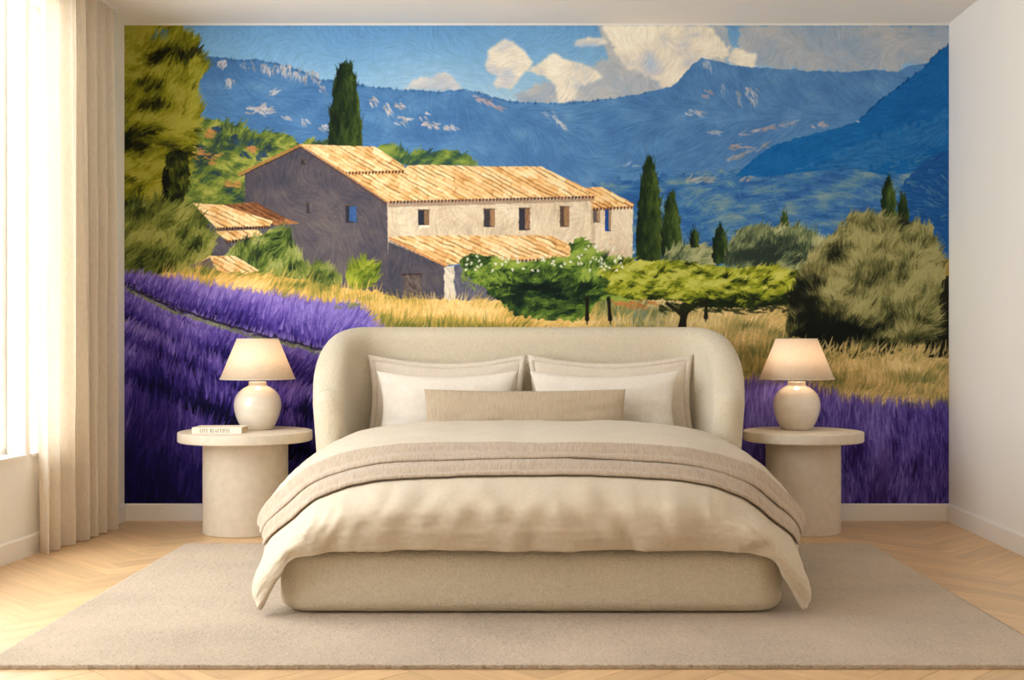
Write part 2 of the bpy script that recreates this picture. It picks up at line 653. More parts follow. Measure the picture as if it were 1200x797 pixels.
def foliage(pts, n, cols, ln=8, wd=2.6, rag=4, clump=22, lift=0.0, ang0=-math.pi / 2, spread=.8, seed=1, contrast=3.2, flow=None, sun=(-.35, -1), base=True, grad=None):
    """leaf strokes; crowns are lit from the sun side clump by clump"""
    m = poly(pts, rag)
    nz = vn(clump, clump * .8, 300 + seed, 3)
    k = max(2, int(clump * .28 * MK))
    lit = np.roll(nz, (int(-sun[1] * -k), int(-sun[0] * -k)), (0, 1)) - nz
    t = .5 + lift - contrast * lit * .55 + (nz - .5) * .9
    if grad is not None:
        t = t + grad
    tex = lic(vn(30, 30, 500 + seed, 2) * 5 + ang0, 5, 40 + seed) * .06
    if base: lay(m, t + tex, cols)
    i, j = pick(m, n)
    o = np.argsort(i + prng.normal(0, 25, len(i)))
    i, j = i[o], j[o]
    tv = t[i, j] + prng.normal(0, .15, len(i))
    th = ang0 + (vn(clump * 1.3, clump * 1.3, 700 + seed, 2)[i, j] - .5) * 4 * spread + prng.normal(0, .2, len(i))
    strokes(gx1[j], gy1[i], th, ln * prng.uniform(.6, 1.3, len(i)), wd * prng.uniform(.7, 1.2, len(i)), pal(tv, cols), .8)
    return m

def cypress(cx, top, bot, hw, seed, n=260, blunt=False, cols=((16, 26, 18), (30, 46, 24), (52, 70, 30), (84, 100, 42))):
    P = []
    prof = ((0, .10), (.06, .32), (.2, .58), (.4, .82), (.65, 1), (.85, 1), (1, .92))
    if blunt: prof = ((0, .16), (.03, .34), (.12, .52), (.3, .66), (.5, .80), (.72, .94), (1, 1))
    for a, b in prof: P.append((cx + hw * b, top + (bot - top) * a))
    for a, b in reversed(prof): P.append((cx - hw * b, top + (bot - top) * a))
    m = poly(P, 2.0)
    t = .45 + (GX - cx) / hw * .32 + (vn(5, 14, seed, 2) - .5) * .9
    lay(m, t, cols)
    i, j = pick(m, n)
    strokes(gx1[j], gy1[i], -math.pi / 2 + prng.normal(0, .25, len(i)), prng.uniform(4, 10, len(i)), 1.8, pal(t[i, j] + prng.normal(0, .14, len(i)), cols), .75)

def roof(pts, ang, cols, sp=5.0, tl=17.0, seed=0, rag=.5):
    m = poly(pts, rag)
    ca, sa = math.cos(ang), math.sin(ang)
    wob = (vn(12, 10, 60 + seed, 2) - .5) * 2.8
    p = (-GX * sa + GY * ca + wob) / sp
    q = (GX * ca + GY * sa) / tl
    ip = np.floor(p).astype(int)
    q = q + (ip * 0.377) % 1.0
    iq = np.floor(q).astype(int)
    h = ((ip * 73856093) ^ (iq * 19349663)) % 1000 / 1000.0
    fp, fq = p - ip, q - iq
    h2 = ((ip * 83492791) ^ (iq * 2971215073)) % 997 / 997.0
    t = .55 + .40 * h + .16 * np.sin(fp * math.pi) - .14 + (vn(9, 7, 62 + seed, 2) - .5) * .5
    t = t - .95 * np.clip(1 - fp / (.15 + .25 * h), 0, 1) * (h2 > .55) * np.clip(fq * 3, 0, 1) - .25 * np.clip(1 - fp / .2, 0, 1) - .4 * np.clip(1 - fq / .07, 0, 1) * (h > .4)
    lay(m, t.astype(np.float32), cols)

def line(pts, wd, col, alpha=1.0, jit=0):
    for (ax, ay), (bx, by) in zip(pts[:-1], pts[1:]):
        L = math.hypot(bx - ax, by - ay)
        n = 1 if wd > 4.5 else max(1, int(L / 6))
        if n == 1 and wd > 4.5:
            strokes([bx], [by], math.atan2(ay - by, ax - bx), L, wd * 1.1, [np.array(col, np.float32) / 255], alpha)
        for k in range(n):
            t = k / n
            strokes([ax + (bx - ax) * t], [ay + (by - ay) * t + prng.normal(0, jit)], math.atan2(by - ay, bx - ax), L / n * 1.25, wd, [np.array(col, np.float32) / 255], alpha)

def teeth(a, b, n, col, wd=3.0):
    for k in range(n):
        t = (k + .5) / n
        strokes([a[0] + (b[0] - a[0]) * t], [a[1] + (b[1] - a[1]) * t], math.pi / 2 + .3, 2.2, wd, [np.array(col, np.float32) / 255 * prng.uniform(.7, 1.3)], .95)

LF = vn(90, 60, 1, 3)
MF = vn(26, 18, 2, 3)
# --- sky
th_sky = 1.0 + (vn(160, 120, 3, 2) - .5) * 3
T_SKY = lic(th_sky, 9, 5)
t = np.clip((GY - 30) / 95, 0, 1) + .028 * T_SKY + (LF - .5) * .3
lay(np.ones((MH, MW), np.float32), t, [(98, 148, 196), (116, 164, 206), (138, 180, 212), (162, 192, 212)])
# --- clouds
T_CL = lic((vn(34, 30, 7, 2)) * 7, 7, 8)
def cloud(pts, cols, seed, rag=4, lift=0, sh=1.0):
    P = np.array(pts); y0, y1 = P[:, 1].min(), P[:, 1].max()
    m = poly(pts, rag)
    m = (m + np.roll(m, 2, 0) + np.roll(m, -2, 0) + np.roll(m, 2, 1) + np.roll(m, -2, 1)) / 5
    t = .85 + lift - sh * np.clip((GY - y0) / (y1 - y0 + 1), 0, 1) * .55 + (vn(28, 22, seed, 3) - .5) * 1.1 + .035 * T_CL
    lay(m, t, cols)
CC = [(138, 172, 204), (168, 186, 204), (196, 196, 198), (222, 214, 198), (234, 226, 208)]
CG = [(122, 152, 186), (142, 162, 184), (160, 170, 182), (178, 180, 182)]
cloud([(870, 28), (1115, 28), (1115, 62), (1085, 75), (1050, 82), (1000, 86), (940, 84), (880, 78), (862, 60)], CG, 21, 8, -.15, .1)
cloud([(700, 28), (850, 28), (856, 58), (850, 75), (820, 92), (790, 104), (750, 112), (690, 120), (610, 122), (600, 112), (640, 96), (680, 80), (712, 70)], CG, 22, 5, .1, .3)
cloud([(474, 106), (482, 96), (495, 89), (505, 91), (515, 84), (525, 85), (533, 92), (541, 106)], [(140, 170, 198), (170, 182, 196), (190, 192, 198), (204, 202, 200)], 23, 3)
cloud([(568, 76), (572, 60), (583, 50), (592, 46), (602, 49), (615, 60), (624, 73), (620, 82), (608, 92), (600, 104), (582, 104), (578, 100), (583, 90), (570, 84)], CC, 24, 2, .12, .6)
cloud([(618, 84), (630, 75), (640, 68), (648, 62), (656, 66), (662, 70), (682, 75), (700, 83), (705, 91), (694, 97), (680, 101), (674, 120), (655, 120), (650, 100), (640, 90)], CC, 25, 2, .05, .7)
cloud([(671, 56), (676, 46), (690, 44), (709, 45), (712, 52), (700, 55)], CC, 26, 2, -.1)
cloud([(706, 28), (832, 28), (838, 40), (848, 47), (855, 60), (850, 68), (836, 68), (820, 82), (800, 96), (782, 104), (764, 92), (742, 82), (728, 74), (720, 60)], CC, 27, 4, .02, .5)
cloud([(857, 58), (862, 55), (872, 60), (886, 63), (885, 79), (866, 79), (852, 72)], CC, 28, 2, .05, .3)
# --- mountains
th_h = .45 + (vn(120, 70, 9, 3) - .5) * 3.4
T_HILL = lic(th_h, 9, 10)
ridge = [(200, 66), (238, 66), (250, 67), (262, 68), (275, 70), (300, 70), (320, 73), (335, 77), (350, 82), (365, 88), (375, 94), (388, 94), (420, 99), (440, 102), (455, 103), (475, 105), (500, 107), (515, 108), (525, 106), (545, 105), (560, 108), (580, 114), (600, 119), (620, 120), (650, 121), (680, 119), (700, 117), (720, 115), (745, 111), (760, 107), (790, 101), (800, 88), (815, 73), (823, 68), (840, 72), (860, 77), (890, 80), (920, 81), (945, 83), (975, 84), (1000, 84), (1020, 82), (1040, 83), (1052, 84), (1065, 78), (1085, 74), (1115, 74)]
mh = poly(ridge + [(1115, 330), (200, 330)], 1.4)
t = .52 + .065 * T_HILL + (MF - .5) * .7 + np.clip((GX - 300) / 900, 0, 1) * .1 - .25 * np.clip((100 - GY) / 30, 0, 1) * (GX < 400)
lay(mh, t, [(52, 92, 142), (64, 108, 160), (74, 120, 172), (86, 132, 180), (104, 146, 186)])
# valley floor: looser greenish marks
mv = poly([(700, 215), (780, 205), (860, 200), (900, 205), (960, 195), (1040, 190), (1115, 185), (1115, 330), (700, 330)], 10)
t = .42 + .10 * T_HILL + (vn(20, 8, 13, 3) - .5) * 1.5
lay(mv * .85, t, [(34, 82, 140), (48, 100, 158), (72, 118, 160), (104, 136, 148), (128, 150, 150)])
# dark spur coming in from the right
ms = poly([(1115, 50), (1100, 60), (1090, 70), (1082, 80), (1070, 88), (1055, 100), (1045, 107), (1030, 118), (1015, 132), (1005, 142), (985, 149), (960, 155), (930, 163), (905, 171), (890, 181), (872, 196), (862, 206), (900, 208), (950, 200), (990, 198), (1040, 205), (1115, 200)], 1.5)
t = .45 + .08 * T_HILL + (MF - .5) * .5 - np.clip((GX - 930) / 200, 0, 1) * .1
lay(ms, t, [(14, 80, 140), (18, 92, 156), (28, 102, 166), (46, 114, 172)])
lay(poly([(1115, 172), (1090, 185), (1070, 200), (1058, 215), (1052, 235), (1060, 262), (1115, 300)], 2), .4 + .1 * T_HILL, [(18, 66, 124), (28, 82, 144), (46, 98, 154)])
lay(poly([(1000, 170), (1060, 150), (1112, 130), (1112, 165), (1060, 190), (1000, 205), (950, 200)], 12) * .4, .5 + .2 * T_HILL, [(34, 92, 152), (60, 112, 164), (88, 130, 166)])
# pale rock
def rocks(x0, y0, x1, y1, n, ang, col=(186, 182, 186), ln=6, wd=2.2, a=.75):
    xs, ys_ = prng.uniform(x0, x1, n), prng.uniform(y0, y1, n)
    c = np.array(col, np.float32) / 255
    strokes(xs, ys_, ang + prng.normal(0, .3, n), ln * prng.uniform(.5, 1.3, n), wd * prng.uniform(.6, 1.3, n), [c * prng.uniform(.82, 1.1) for _ in range(n)], a)
V = math.pi / 2
for k in range(46):
    x = prng.uniform(304, 374); y = 70 + (x - 300) ** 2 / 480 + prng.uniform(3, 14)
    rocks(x, y, x + 3, y + 2, 2, V, (176, 176, 184), 7, 2.4)
rocks(256, 70, 266, 78, 22, V, ln=5); rocks(264, 92, 274, 102, 16, V); rocks(281, 73, 297, 80, 10, .8, (140, 150, 170))
rocks(316, 106, 325, 112, 10, -.6); rocks(288, 125, 318, 133, 34, .1, ln=7); rocks(306, 121, 312, 128, 10, V)
rocks(330, 136, 339, 141, 7, .5); rocks(353, 140, 360, 145, 7, .8); rocks(373, 146, 384, 153, 8, .5); rocks(373, 100, 384, 108, 8, .6, (150, 156, 172))
rocks(432, 112, 442, 122, 12, .8); rocks(449, 119, 458, 133, 14, 1.0, (196, 190, 184)); rocks(463, 121, 473, 129, 10, .4, (190, 178, 176)); rocks(460, 137, 478, 146, 14, .4)
rocks(494, 143, 513, 151, 20, .2, (190, 182, 182)); rocks(520, 147, 538, 152, 14, .3); rocks(492, 131, 500, 140, 6, 1)
for k in range(26):
    x = prng.uniform(554, 586); rocks(x, 112 + (x - 554) * .42, x + 2, 116 + (x - 554) * .42, 1, .45, (168, 158, 170), 7, 3)
for k in range(16):
    x = prng.uniform(646, 662); rocks(x, 134 + (x - 646) * .9, x + 1, 137 + (x - 646) * .9, 1, .8, (182, 184, 190), 6, 2)
rocks(632, 130, 650, 137, 8, .3, (140, 160, 184))
rocks(824, 71, 833, 80, 12, 1.2, (150, 164, 186)); rocks(862, 106, 868, 122, 12, 1.3, (150, 164, 184)); rocks(874, 103, 888, 122, 26, 1.2, (166, 172, 184))
rocks(822, 106, 834, 113, 9, .6, (160, 160, 176)); rocks(803, 129, 824, 137, 14, .3, (172, 176, 188)); rocks(845, 98, 850, 108, 6, 1.2, (130, 150, 180))
for k in range(28):
    x = prng.uniform(864, 928); rocks(x, 156 - (x - 864) * .2, x + 2, 159 - (x - 864) * .2, 1, -.15, (164, 158, 168), 9, 2.4, .6)
rocks(950, 144, 966, 149, 10, .1, (186, 172, 176)); rocks(1003, 141, 1006, 143, 2, 0, (220, 220, 224), 3)
rocks(818, 154, 842, 157, 6, .05, (150, 156, 172), 9); rocks(853, 170, 876, 174, 10, .05, (178, 156, 150), 8)
for k in range(24):
    x = prng.uniform(844, 896); rocks(x, 190 - (x - 844) * .42, x + 2, 194 - (x - 844) * .4, 1, -.45, (150, 152, 158), 9, 3, .6)
rocks(804, 208, 832, 214, 16, -.25, (158, 156, 150), 9, 3); rocks(868, 209, 878, 213, 5, -.4, (160, 150, 140), 6)
rocks(730, 192, 748, 196, 8, -.3, (130, 156, 184), 7)
# swirling marks over the valley
i, j = pick(mv, 900)
tv = vn(20, 8, 13, 3)[i, j]
strokes(gx1[j], gy1[i], (vn(40, 22, 15, 2)[i, j] - .5) * 3 + .1, prng.uniform(5, 14, len(i)), prng.uniform(1.2, 2.8, len(i)), pal(.15 + (tv - .3) * 1.5 + prng.normal(0, .16, len(i)), [(34, 84, 142), (52, 102, 156), (78, 122, 156), (108, 140, 150), (126, 148, 146)]), .42)
# tree line on the ridges
for k in range(90):
    x = prng.uniform(240, 760); y = np.interp(x, [p[0] for p in ridge], [p[1] for p in ridge])
    strokes([x], [y + 1], -V, prng.uniform(1, 3.4), prng.uniform(2, 4), [np.array((50, 90, 138), np.float32) / 255], .6)
for k in range(45):
    tt = prng.uniform(0, 1); x = 1112 - 108 * tt; y = np.interp(x, [1005, 1015, 1030, 1045, 1055, 1070, 1082, 1090, 1100, 1115], [142, 132, 118, 107, 100, 88, 80, 70, 60, 50])
    strokes([x], [y + 1], -V, prng.uniform(1, 3.2), 2.6, [np.array((20, 74, 136), np.float32) / 255], .9)
# --- wooded slope behind the house
GRN = [(36, 58, 66), (62, 84, 52), (98, 118, 48), (134, 146, 62), (164, 164, 84)]
foliage([(200, 160), (222, 152), (240, 140), (255, 139), (270, 146), (285, 145), (300, 158), (316, 154), (335, 157), (347, 165), (352, 172), (330, 190), (330, 250), (200, 250)], 900, GRN, 7, 2.6, 3, 24, .04, -.5, .9, 3)
for (a, b, c, d) in ((250, 148, 258, 156), (268, 157, 280, 170), (290, 163, 296, 176), (300, 178, 312, 188), (226, 148, 232, 155), (232, 170, 238, 178), (282, 178, 290, 186)):
    rocks(a, b, c, d, 9, .5, (40, 66, 92), 6, 4.0, .8)
for (a, b, c, d) in ((226, 172, 236, 182), (238, 180, 256, 192), (262, 212, 280, 218), (290, 172, 298, 178), (240, 152, 250, 160)):
    rocks(a, b, c, d, 10, .2, (184, 132, 76), 7, 3.2, .8)
foliage([(438, 178), (446, 170), (460, 169), (472, 174), (480, 180), (492, 176), (505, 178), (518, 176), (535, 177), (550, 182), (560, 194), (438, 194)], 260, [(40, 70, 70), (70, 98, 56), (104, 128, 58), (136, 152, 70)], 6, 2.6, 2, 18, .05, -.6, .7, 4)
foliage([(352, 170), (360, 164), (372, 165), (386, 166), (386, 174), (352, 174)], 60, GRN, 5, 2.4, 2, 12, .05, -.6, .7, 5)
cypress(405, 74, 173, 20.5, 41, 700, True)
# --- big pine on the left
PINE = [(18, 20, 6), (46, 48, 9), (84, 86, 14), (110, 110, 20), (132, 130, 32), (152, 148, 56)]
pg = np.zeros((MH, MW), np.float32)
for cx, cy, r, w in ((175, 96, 18, .55), (160, 76, 13, .3), (206, 62, 12, .4), (180, 150, 22, .4), (155, 168, 16, .55), (205, 110, 20, -.12), (150, 45, 18, -.1), (225, 80, 14, -.15), (205, 150, 20, -.1)):
    pg -= w * np.exp(-((GX - cx) ** 2 + ((GY - cy) * 1.3) ** 2) / r ** 2)
foliage([(140, 25), (212, 25), (218, 38), (228, 46), (233, 52), (231, 58), (238, 68), (242, 78), (238, 88), (230, 95), (232, 110), (236, 125), (235, 140), (226, 162), (222, 185), (221, 205), (214, 230), (200, 240), (185, 242), (140, 246)], 3000, PINE, 9, 2.8, 4, 34, .26, -.8, .9, 6, 3.2, grad=pg)
foliage([(196, 180), (206, 176), (220, 182), (223, 210), (216, 236), (196, 240), (190, 214)], 160, [(14, 18, 10), (26, 32, 12), (52, 60, 16), (92, 98, 30)], 9, 2.4, 3, 16, -.05, 1.5, .3, 7)
rocks(180, 33, 198, 44, 16, 1.9, (78, 122, 150), 8, 2, .6)
rocks(192, 196, 198, 226, 20, 1.6, (14, 16, 12), 10, 3, .8)
# --- house
lay(poly([(225, 240), (287, 240), (350, 256), (350, 335), (146, 335), (146, 242)], 2), .45 + (MF - .5) * .8, [(40, 52, 30), (70, 84, 38), (104, 114, 50)])
T_W = lic(1.35 + (vn(40, 40, 16, 2) - .5) * 3, 6, 17)
gable = [(287, 203), (352, 172), (403, 203), (455, 237), (455, 282), (522, 311), (523, 358), (470, 356), (345, 335), (345, 262), (287, 244)]
t = .42 + .07 * T_W + (MF - .5) * .5 + .28 * np.exp(-((GX - 385) ** 2 + (GY - 285) ** 2) / 60 ** 2)
lay(poly(gable, .6), t, [(50, 51, 64), (66, 66, 79), (83, 79, 89), (102, 94, 97), (117, 107, 104)])
lit = [(454, 238), (696, 231), (742, 243), (741, 306), (455, 306)]
t = .55 + .08 * T_W + (vn(22, 22, 18, 2) - .5) * .5
lay(poly(lit, .5), t, [(178, 156, 126), (206, 186, 158), (226, 210, 184), (240, 228, 206)])
lay(poly([(692, 246), (696, 231), (699, 232), (697, 290), (694, 300)], .3) * .35, .5, [(150, 120, 90), (160, 130, 100)])
def win(x0, y0, x1, y1, dark, side, cut=.55):
    lay(poly([(x0, y0), (x1, y0), (x1, y1), (x0, y1)], .4), .5, [dark, dark])
    xm = x0 + (x1 - x0) * cut
    lay(poly([(xm, y0 + 1), (x1, y0), (x1, y1), (xm, y1 - 2)], .3), .5 + .2 * T_W, [side, tuple(min(255, v + 30) for v in side)])
    line([(x0, y0), (x1, y0)], 1.6, (90, 70, 55), .8)
win(490, 246, 503, 265, (46, 48, 62), (122, 92, 64)); win(567, 245, 580, 266, (64, 58, 62), (140, 104, 72)); win(608, 244, 621, 270, (50, 50, 62), (128, 92, 64)); win(656, 242, 667, 266, (84, 68, 60), (132, 98, 66), .45)
win(695, 246, 703, 261, (92, 84, 84), (150, 120, 90)); win(709, 245, 716, 271, (28, 70, 140), (150, 120, 90), .6)
win(405, 241, 418, 261, (46, 48, 58), (44, 78, 132), .35); win(359, 238, 366, 250, (62, 56, 64), (84, 78, 84)); win(353, 187, 360, 193, (58, 50, 54), (70, 62, 66))
lay(poly([(491, 264), (503, 264), (503, 267), (491, 267)], .3), .5, [(236, 226, 204), (236, 226, 204)])
TILE = [(104, 56, 24), (170, 108, 52), (208, 154, 92), (230, 188, 128), (242, 208, 156), (248, 222, 178)]
roof([(352, 169), (440, 172), (477, 197), (474, 202), (404, 203)], .52, TILE, 4.4, 25, 1)
roof([(404, 203), (474, 201), (478, 194), (500, 193), (560, 195), (634, 195), (700, 227), (697, 230), (600, 233), (456, 237)], .50, TILE, 4.5, 27, 2)
roof([(684, 220), (705, 219), (743, 239), (741, 243), (694, 245), (690, 230)], .5, TILE, 4.3, 20, 3)
roof([(456, 279), (470, 277), (510, 276), (645, 276), (692, 297), (689, 302), (600, 305), (540, 309), (523, 311)], .42, TILE, 4.8, 26, 4)
for a, b, n in (((456, 237), (697, 231), 60), ((404, 203), (474, 201), 18), ((694, 245), (742, 243), 12), ((540, 309), (689, 302), 34)):
    teeth(a, b, n, (96, 52, 26))
lay(poly([(456, 238), (696, 232), (696, 236), (456, 243)], .8) * .5, .5, [(120, 92, 76), (130, 100, 80)])
line([(281, 204), (352, 170)], 3.0, (170, 116, 66)); line([(283, 206), (352, 173)], 1.6, (74, 44, 34))
line([(352, 170), (404, 203), (456, 238)], 2.6, (206, 146, 84)); line([(352, 173), (403, 206), (455, 241)], 1.6, (90, 54, 40), .8)
line([(457, 279), (523, 312)], 2.6, (204, 140, 80)); line([(457, 282), (523, 314)], 1.6, (110, 70, 50), .8)
lay(poly([(455, 283), (523, 313), (523, 356), (455, 350)], .4), .42 + .07 * T_W + (MF - .5) * .5, [(50, 51, 64), (66, 66, 79), (83, 79, 89), (102, 94, 97), (117, 107, 104)])
line([(457, 279), (523, 312)], 2.6, (204, 140, 80))
# lean-to: sunlit end, shaded front, door
lay(poly([(520, 313), (534, 311), (533, 335), (536, 358), (521, 356)], 1.5), .55 + .15 * T_W, [(170, 160, 150), (214, 204, 184), (236, 226, 204)])
lay(poly([(533, 311), (565, 308), (600, 330), (600, 372), (534, 360)], 2), .4 + .15 * T_W, [(70, 72, 92), (100, 100, 116), (140, 134, 132)])
lay(poly([(473, 322), (494, 321), (493, 346), (482, 349), (474, 350)], 1), .4 + .2 * T_W, [(72, 62, 62), (104, 92, 88), (130, 116, 106)])
line([(472, 322), (495, 321)], 2.6, (64, 50, 46))
# outbuildings at the left of the house
lay(poly([(244, 262), (345, 258), (346, 330), (300, 318), (250, 300)], 1), .35 + .15 * T_W, [(70, 70, 84), (94, 90, 100), (122, 112, 112)])
BR = [(58, 34, 22), (96, 60, 38), (134, 88, 56), (170, 118, 76)]
roof([(256, 240), (300, 237), (332, 254), (352, 262), (320, 264), (300, 258)], .5, BR, 4.6, 14, 5)
roof([(226, 238), (262, 240), (290, 250), (320, 259), (316, 266), (254, 268)], .42, TILE, 4.8, 15, 6)
roof([(252, 271), (302, 269), (309, 276), (268, 284)], .45, TILE, 4.6, 14, 7)
teeth((254, 268), (316, 266), 18, (74, 44, 28)); teeth((264, 284), (309, 277), 12, (74, 44, 28))
line([(244, 266), (252, 272)], 4, (60, 60, 76))
# --- shrubs near the house
OLV = [(20, 28, 14), (44, 54, 24), (84, 94, 38), (122, 128, 58), (152, 152, 82)]
foliage([(140, 240), (160, 234), (185, 236), (200, 238), (216, 242), (230, 250), (243, 266), (252, 284), (246, 300), (236, 311), (212, 320), (190, 324), (140, 324)], 1100, OLV, 11, 2.6, 4, 34, .06, -1.2, .7, 8, 2.8)
foliage([(262, 303), (275, 290), (285, 284), (300, 281), (312, 272), (330, 266), (342, 272), (343, 286), (350, 296), (356, 308), (348, 326), (310, 322), (280, 312)], 520, [(26, 40, 30), (56, 76, 34), (98, 118, 48), (134, 146, 74), (160, 164, 100)], 9, 2.4, 3, 22, .04, -1.1, .7, 9)
foliage([(342, 330), (350, 316), (364, 309), (382, 310), (396, 318), (402, 330), (396, 340), (360, 336)], 260, [(44, 60, 34), (82, 100, 42), (116, 130, 58), (150, 150, 90)], 8, 2.2, 2, 16, .08, -1.3, .6, 10)
roof([(224, 312), (246, 300), (276, 300), (304, 317), (286, 322), (252, 322)], .5, TILE, 5, 14, 8)
lay(poly([(222, 312), (246, 302), (256, 320), (240, 322)], 1), .4 + .15 * T_W, [(90, 80, 84), (140, 122, 112)])
foliage([(404, 326), (408, 314), (418, 306), (428, 302), (438, 310), (444, 318), (440, 330), (428, 338), (414, 340)], 260, [(40, 56, 24), (90, 112, 34), (140, 152, 44), (176, 180, 70)], 9, 2.0, 2, 14, .1, -1.4, .8, 11)
# --- far trees and hedges on the right
cypress(761, 182, 308, 15, 42, 520); cypress(787, 224, 304, 11.5, 43, 280)
GG = [(40, 52, 44), (78, 92, 66), (114, 124, 84), (148, 152, 108), (170, 170, 126)]
foliage([(774, 308), (780, 296), (792, 290), (810, 286), (830, 288), (838, 300), (838, 312), (774, 312)], 260, GG, 8, 2, 2, 18, .12, -1.2, .6, 12)
cypress(814, 270, 290, 5.2, 44, 50); cypress(844, 265, 309, 9.5, 45, 130); cypress(919.5, 250, 272, 5, 46, 50)
cypress(1041, 206, 258, 8.5, 47, 130); cypress(1058, 228, 266, 7, 48, 90)
gd = -.55 * np.exp(-((GX - 886) ** 2 / 34 ** 2 + (GY - 300) ** 2 / 15 ** 2))
foliage([(848, 310), (852, 290), (860, 274), (872, 266), (890, 263), (910, 266), (930, 266), (948, 270), (966, 282), (980, 300), (960, 325), (920, 322)], 700, GG, 9, 2.2, 3, 24, .0, -.9, .7, 13, grad=gd)
# --- dry grass
mg = poly([(180, 322), (206, 318), (240, 312), (260, 320), (300, 320), (345, 326), (400, 337), (440, 341), (470, 349), (525, 351), (560, 352), (620, 350), (690, 335), (800, 335), (870, 335), (940, 340), (960, 380), (1000, 388), (1040, 390), (1115, 380), (1115, 500), (850, 500), (850, 400), (420, 400), (400, 370), (180, 340)], 3)
GOLD = [(104, 112, 52), (166, 150, 70), (206, 168, 88), (228, 188, 110), (240, 206, 136)]
TAN = [(108, 110, 66), (152, 140, 84), (184, 160, 102), (206, 180, 120), (220, 198, 142)]
T_G = lic(-1.25 + (vn(60, 40, 19, 2) - .5) * 2.2, 7, 20)
gn = vn(46, 16, 31, 3)
gt = .55 + (gn - .5) * 1.7 + .14 * T_G - .55 * np.exp(-((GX - 455) ** 2 / 30 ** 2 + (GY - 372) ** 2 / 12 ** 2)) - .35 * np.exp(-((GX - 770) ** 2 / 40 ** 2 + (GY - 372) ** 2 / 10 ** 2))
right = np.clip((GX - 680) / 120, 0, 1)
gt2 = gt - .06
lay(mg * (1 - right), gt, GOLD); lay(mg * right, gt2, TAN)
i, j = pick(mg, 4600)
o = np.argsort(gy1[i] + prng.normal(0, 5, len(i))); i, j = i[o], j[o]
tv = gt[i, j] + prng.normal(0, .16, len(i))
rr = right[i, j][:, None]
strokes(gx1[j], gy1[i], -1.25 + (vn(60, 40, 19, 2)[i, j] - .5) * 2.2 + prng.normal(0, .25, len(i)), prng.uniform(6, 15, len(i)), prng.uniform(1.1, 2.4, len(i)), pal(tv, GOLD) * (1 - rr) + pal(tv - .06, TAN) * rr, .7)
rocks(715, 352, 765, 360, 22, .1, (182, 116, 58), 12, 3, .6)
# --- vine hedge and pergola in front of the lit wall
VI = [(14, 26, 22), (30, 52, 30), (66, 92, 36), (108, 136, 50), (146, 166, 72)]
vg = -.75 * np.exp(-((GX - 650) ** 2 / 46 ** 2 + (GY - 345) ** 2 / 17 ** 2)) + .1 - .5 * np.exp(-((GX - 590) ** 2 / 18 ** 2 + (GY - 345) ** 2 / 14 ** 2))
foliage([(538, 306), (552, 298), (575, 300), (600, 306), (640, 305), (668, 300), (668, 286), (680, 279), (692, 282), (698, 292), (710, 300), (740, 306), (745, 352), (700, 352), (692, 366), (672, 376), (640, 374), (604, 370), (586, 352), (560, 334), (546, 322)], 1500, VI, 7, 2.6, 4, 20, .08, -.8, .9, 14, 2.6, grad=vg)
HE = [(20, 30, 14), (52, 64, 20), (104, 116, 26), (142, 148, 38), (166, 170, 58), (184, 186, 86)]
hg = .22 - .9 * np.clip((GY - 338) / 18, 0, 1)
foliage([(700, 318), (722, 312), (728, 304), (770, 306), (800, 307), (830, 311), (860, 314), (900, 312), (922, 315), (940, 322), (938, 340), (928, 356), (880, 362), (830, 358), (790, 352), (740, 350), (722, 346), (706, 340), (716, 330)], 1700, HE, 7, 2.4, 3, 15, .04, -.25, .8, 15, 4.2, grad=hg)
n = 46
strokes(prng.uniform(545, 735, n), prng.uniform(299, 318, n), prng.uniform(0, 6, n), 2.6, 3.0, [np.array((226, 224, 208), np.float32) / 255] * n, .85)
n = 24
strokes(prng.uniform(672, 745, n), prng.uniform(286, 310, n), prng.uniform(0, 6, n), 2.4, 2.8, [np.array((220, 220, 206), np.float32) / 255] * n, .8)
rocks(540, 318, 600, 338, 60, 1.0, (124, 148, 56), 5, 2.6, .8)
for x0, y0, x1, y1, w in ((688, 350, 688, 374, 5), (713, 350, 715, 374, 5), (802, 360, 799, 388, 11), (807, 360, 801, 374, 7), (828, 352, 827, 372, 5), (822, 354, 804, 366, 5), (782, 356, 798, 368, 5)):
    line([(x0, y0), (x1, y1)], w, (26, 24, 18), .95)
rocks(770, 356, 930, 366, 70, .1, (30, 38, 18), 10, 4, .7)
# --- big olive bush
OB = [(12, 16, 12), (34, 38, 24), (68, 70, 40), (102, 100, 58), (132, 128, 80), (156, 150, 100)]
og = .12 - .85 * np.exp(-((GX - 935) ** 2 / 30 ** 2 + (GY - 355) ** 2 / 34 ** 2)) - .8 * np.exp(-((GX - 985) ** 2 / 42 ** 2 + (GY - 394) ** 2 / 16 ** 2)) - .45 * np.exp(-((GX - 1042) ** 2 / 10 ** 2 + (GY - 362) ** 2 / 10 ** 2)) - .25 * np.clip((GY - 340) / 70, 0, 1)
lay(poly([(1098, 318), (1115, 312), (1115, 420), (1080, 418), (1090, 390), (1100, 350)], 2), .3 + (MF - .5), [(16, 18, 14), (30, 30, 20), (46, 44, 26)])
lay(poly([(1100, 306), (1115, 302), (1115, 322), (1102, 324)], 2), .5 + (MF - .5), [(120, 96, 40), (170, 136, 60)])
foliage([(922, 392), (926, 366), (922, 350), (932, 330), (944, 308), (952, 296), (962, 292), (966, 278), (980, 272), (988, 262), (996, 252), (1010, 250), (1025, 251), (1040, 254), (1055, 258), (1075, 262), (1092, 264), (1096, 282), (1105, 297), (1107, 320), (1102, 345), (1100, 370), (1106, 392), (1092, 403), (1062, 409), (1035, 418), (1008, 419), (978, 413), (955, 404), (935, 396)], 4600, OB, 9, 1.7, 5, 26, .19, -1.2, .75, 16, 2.6, grad=og)
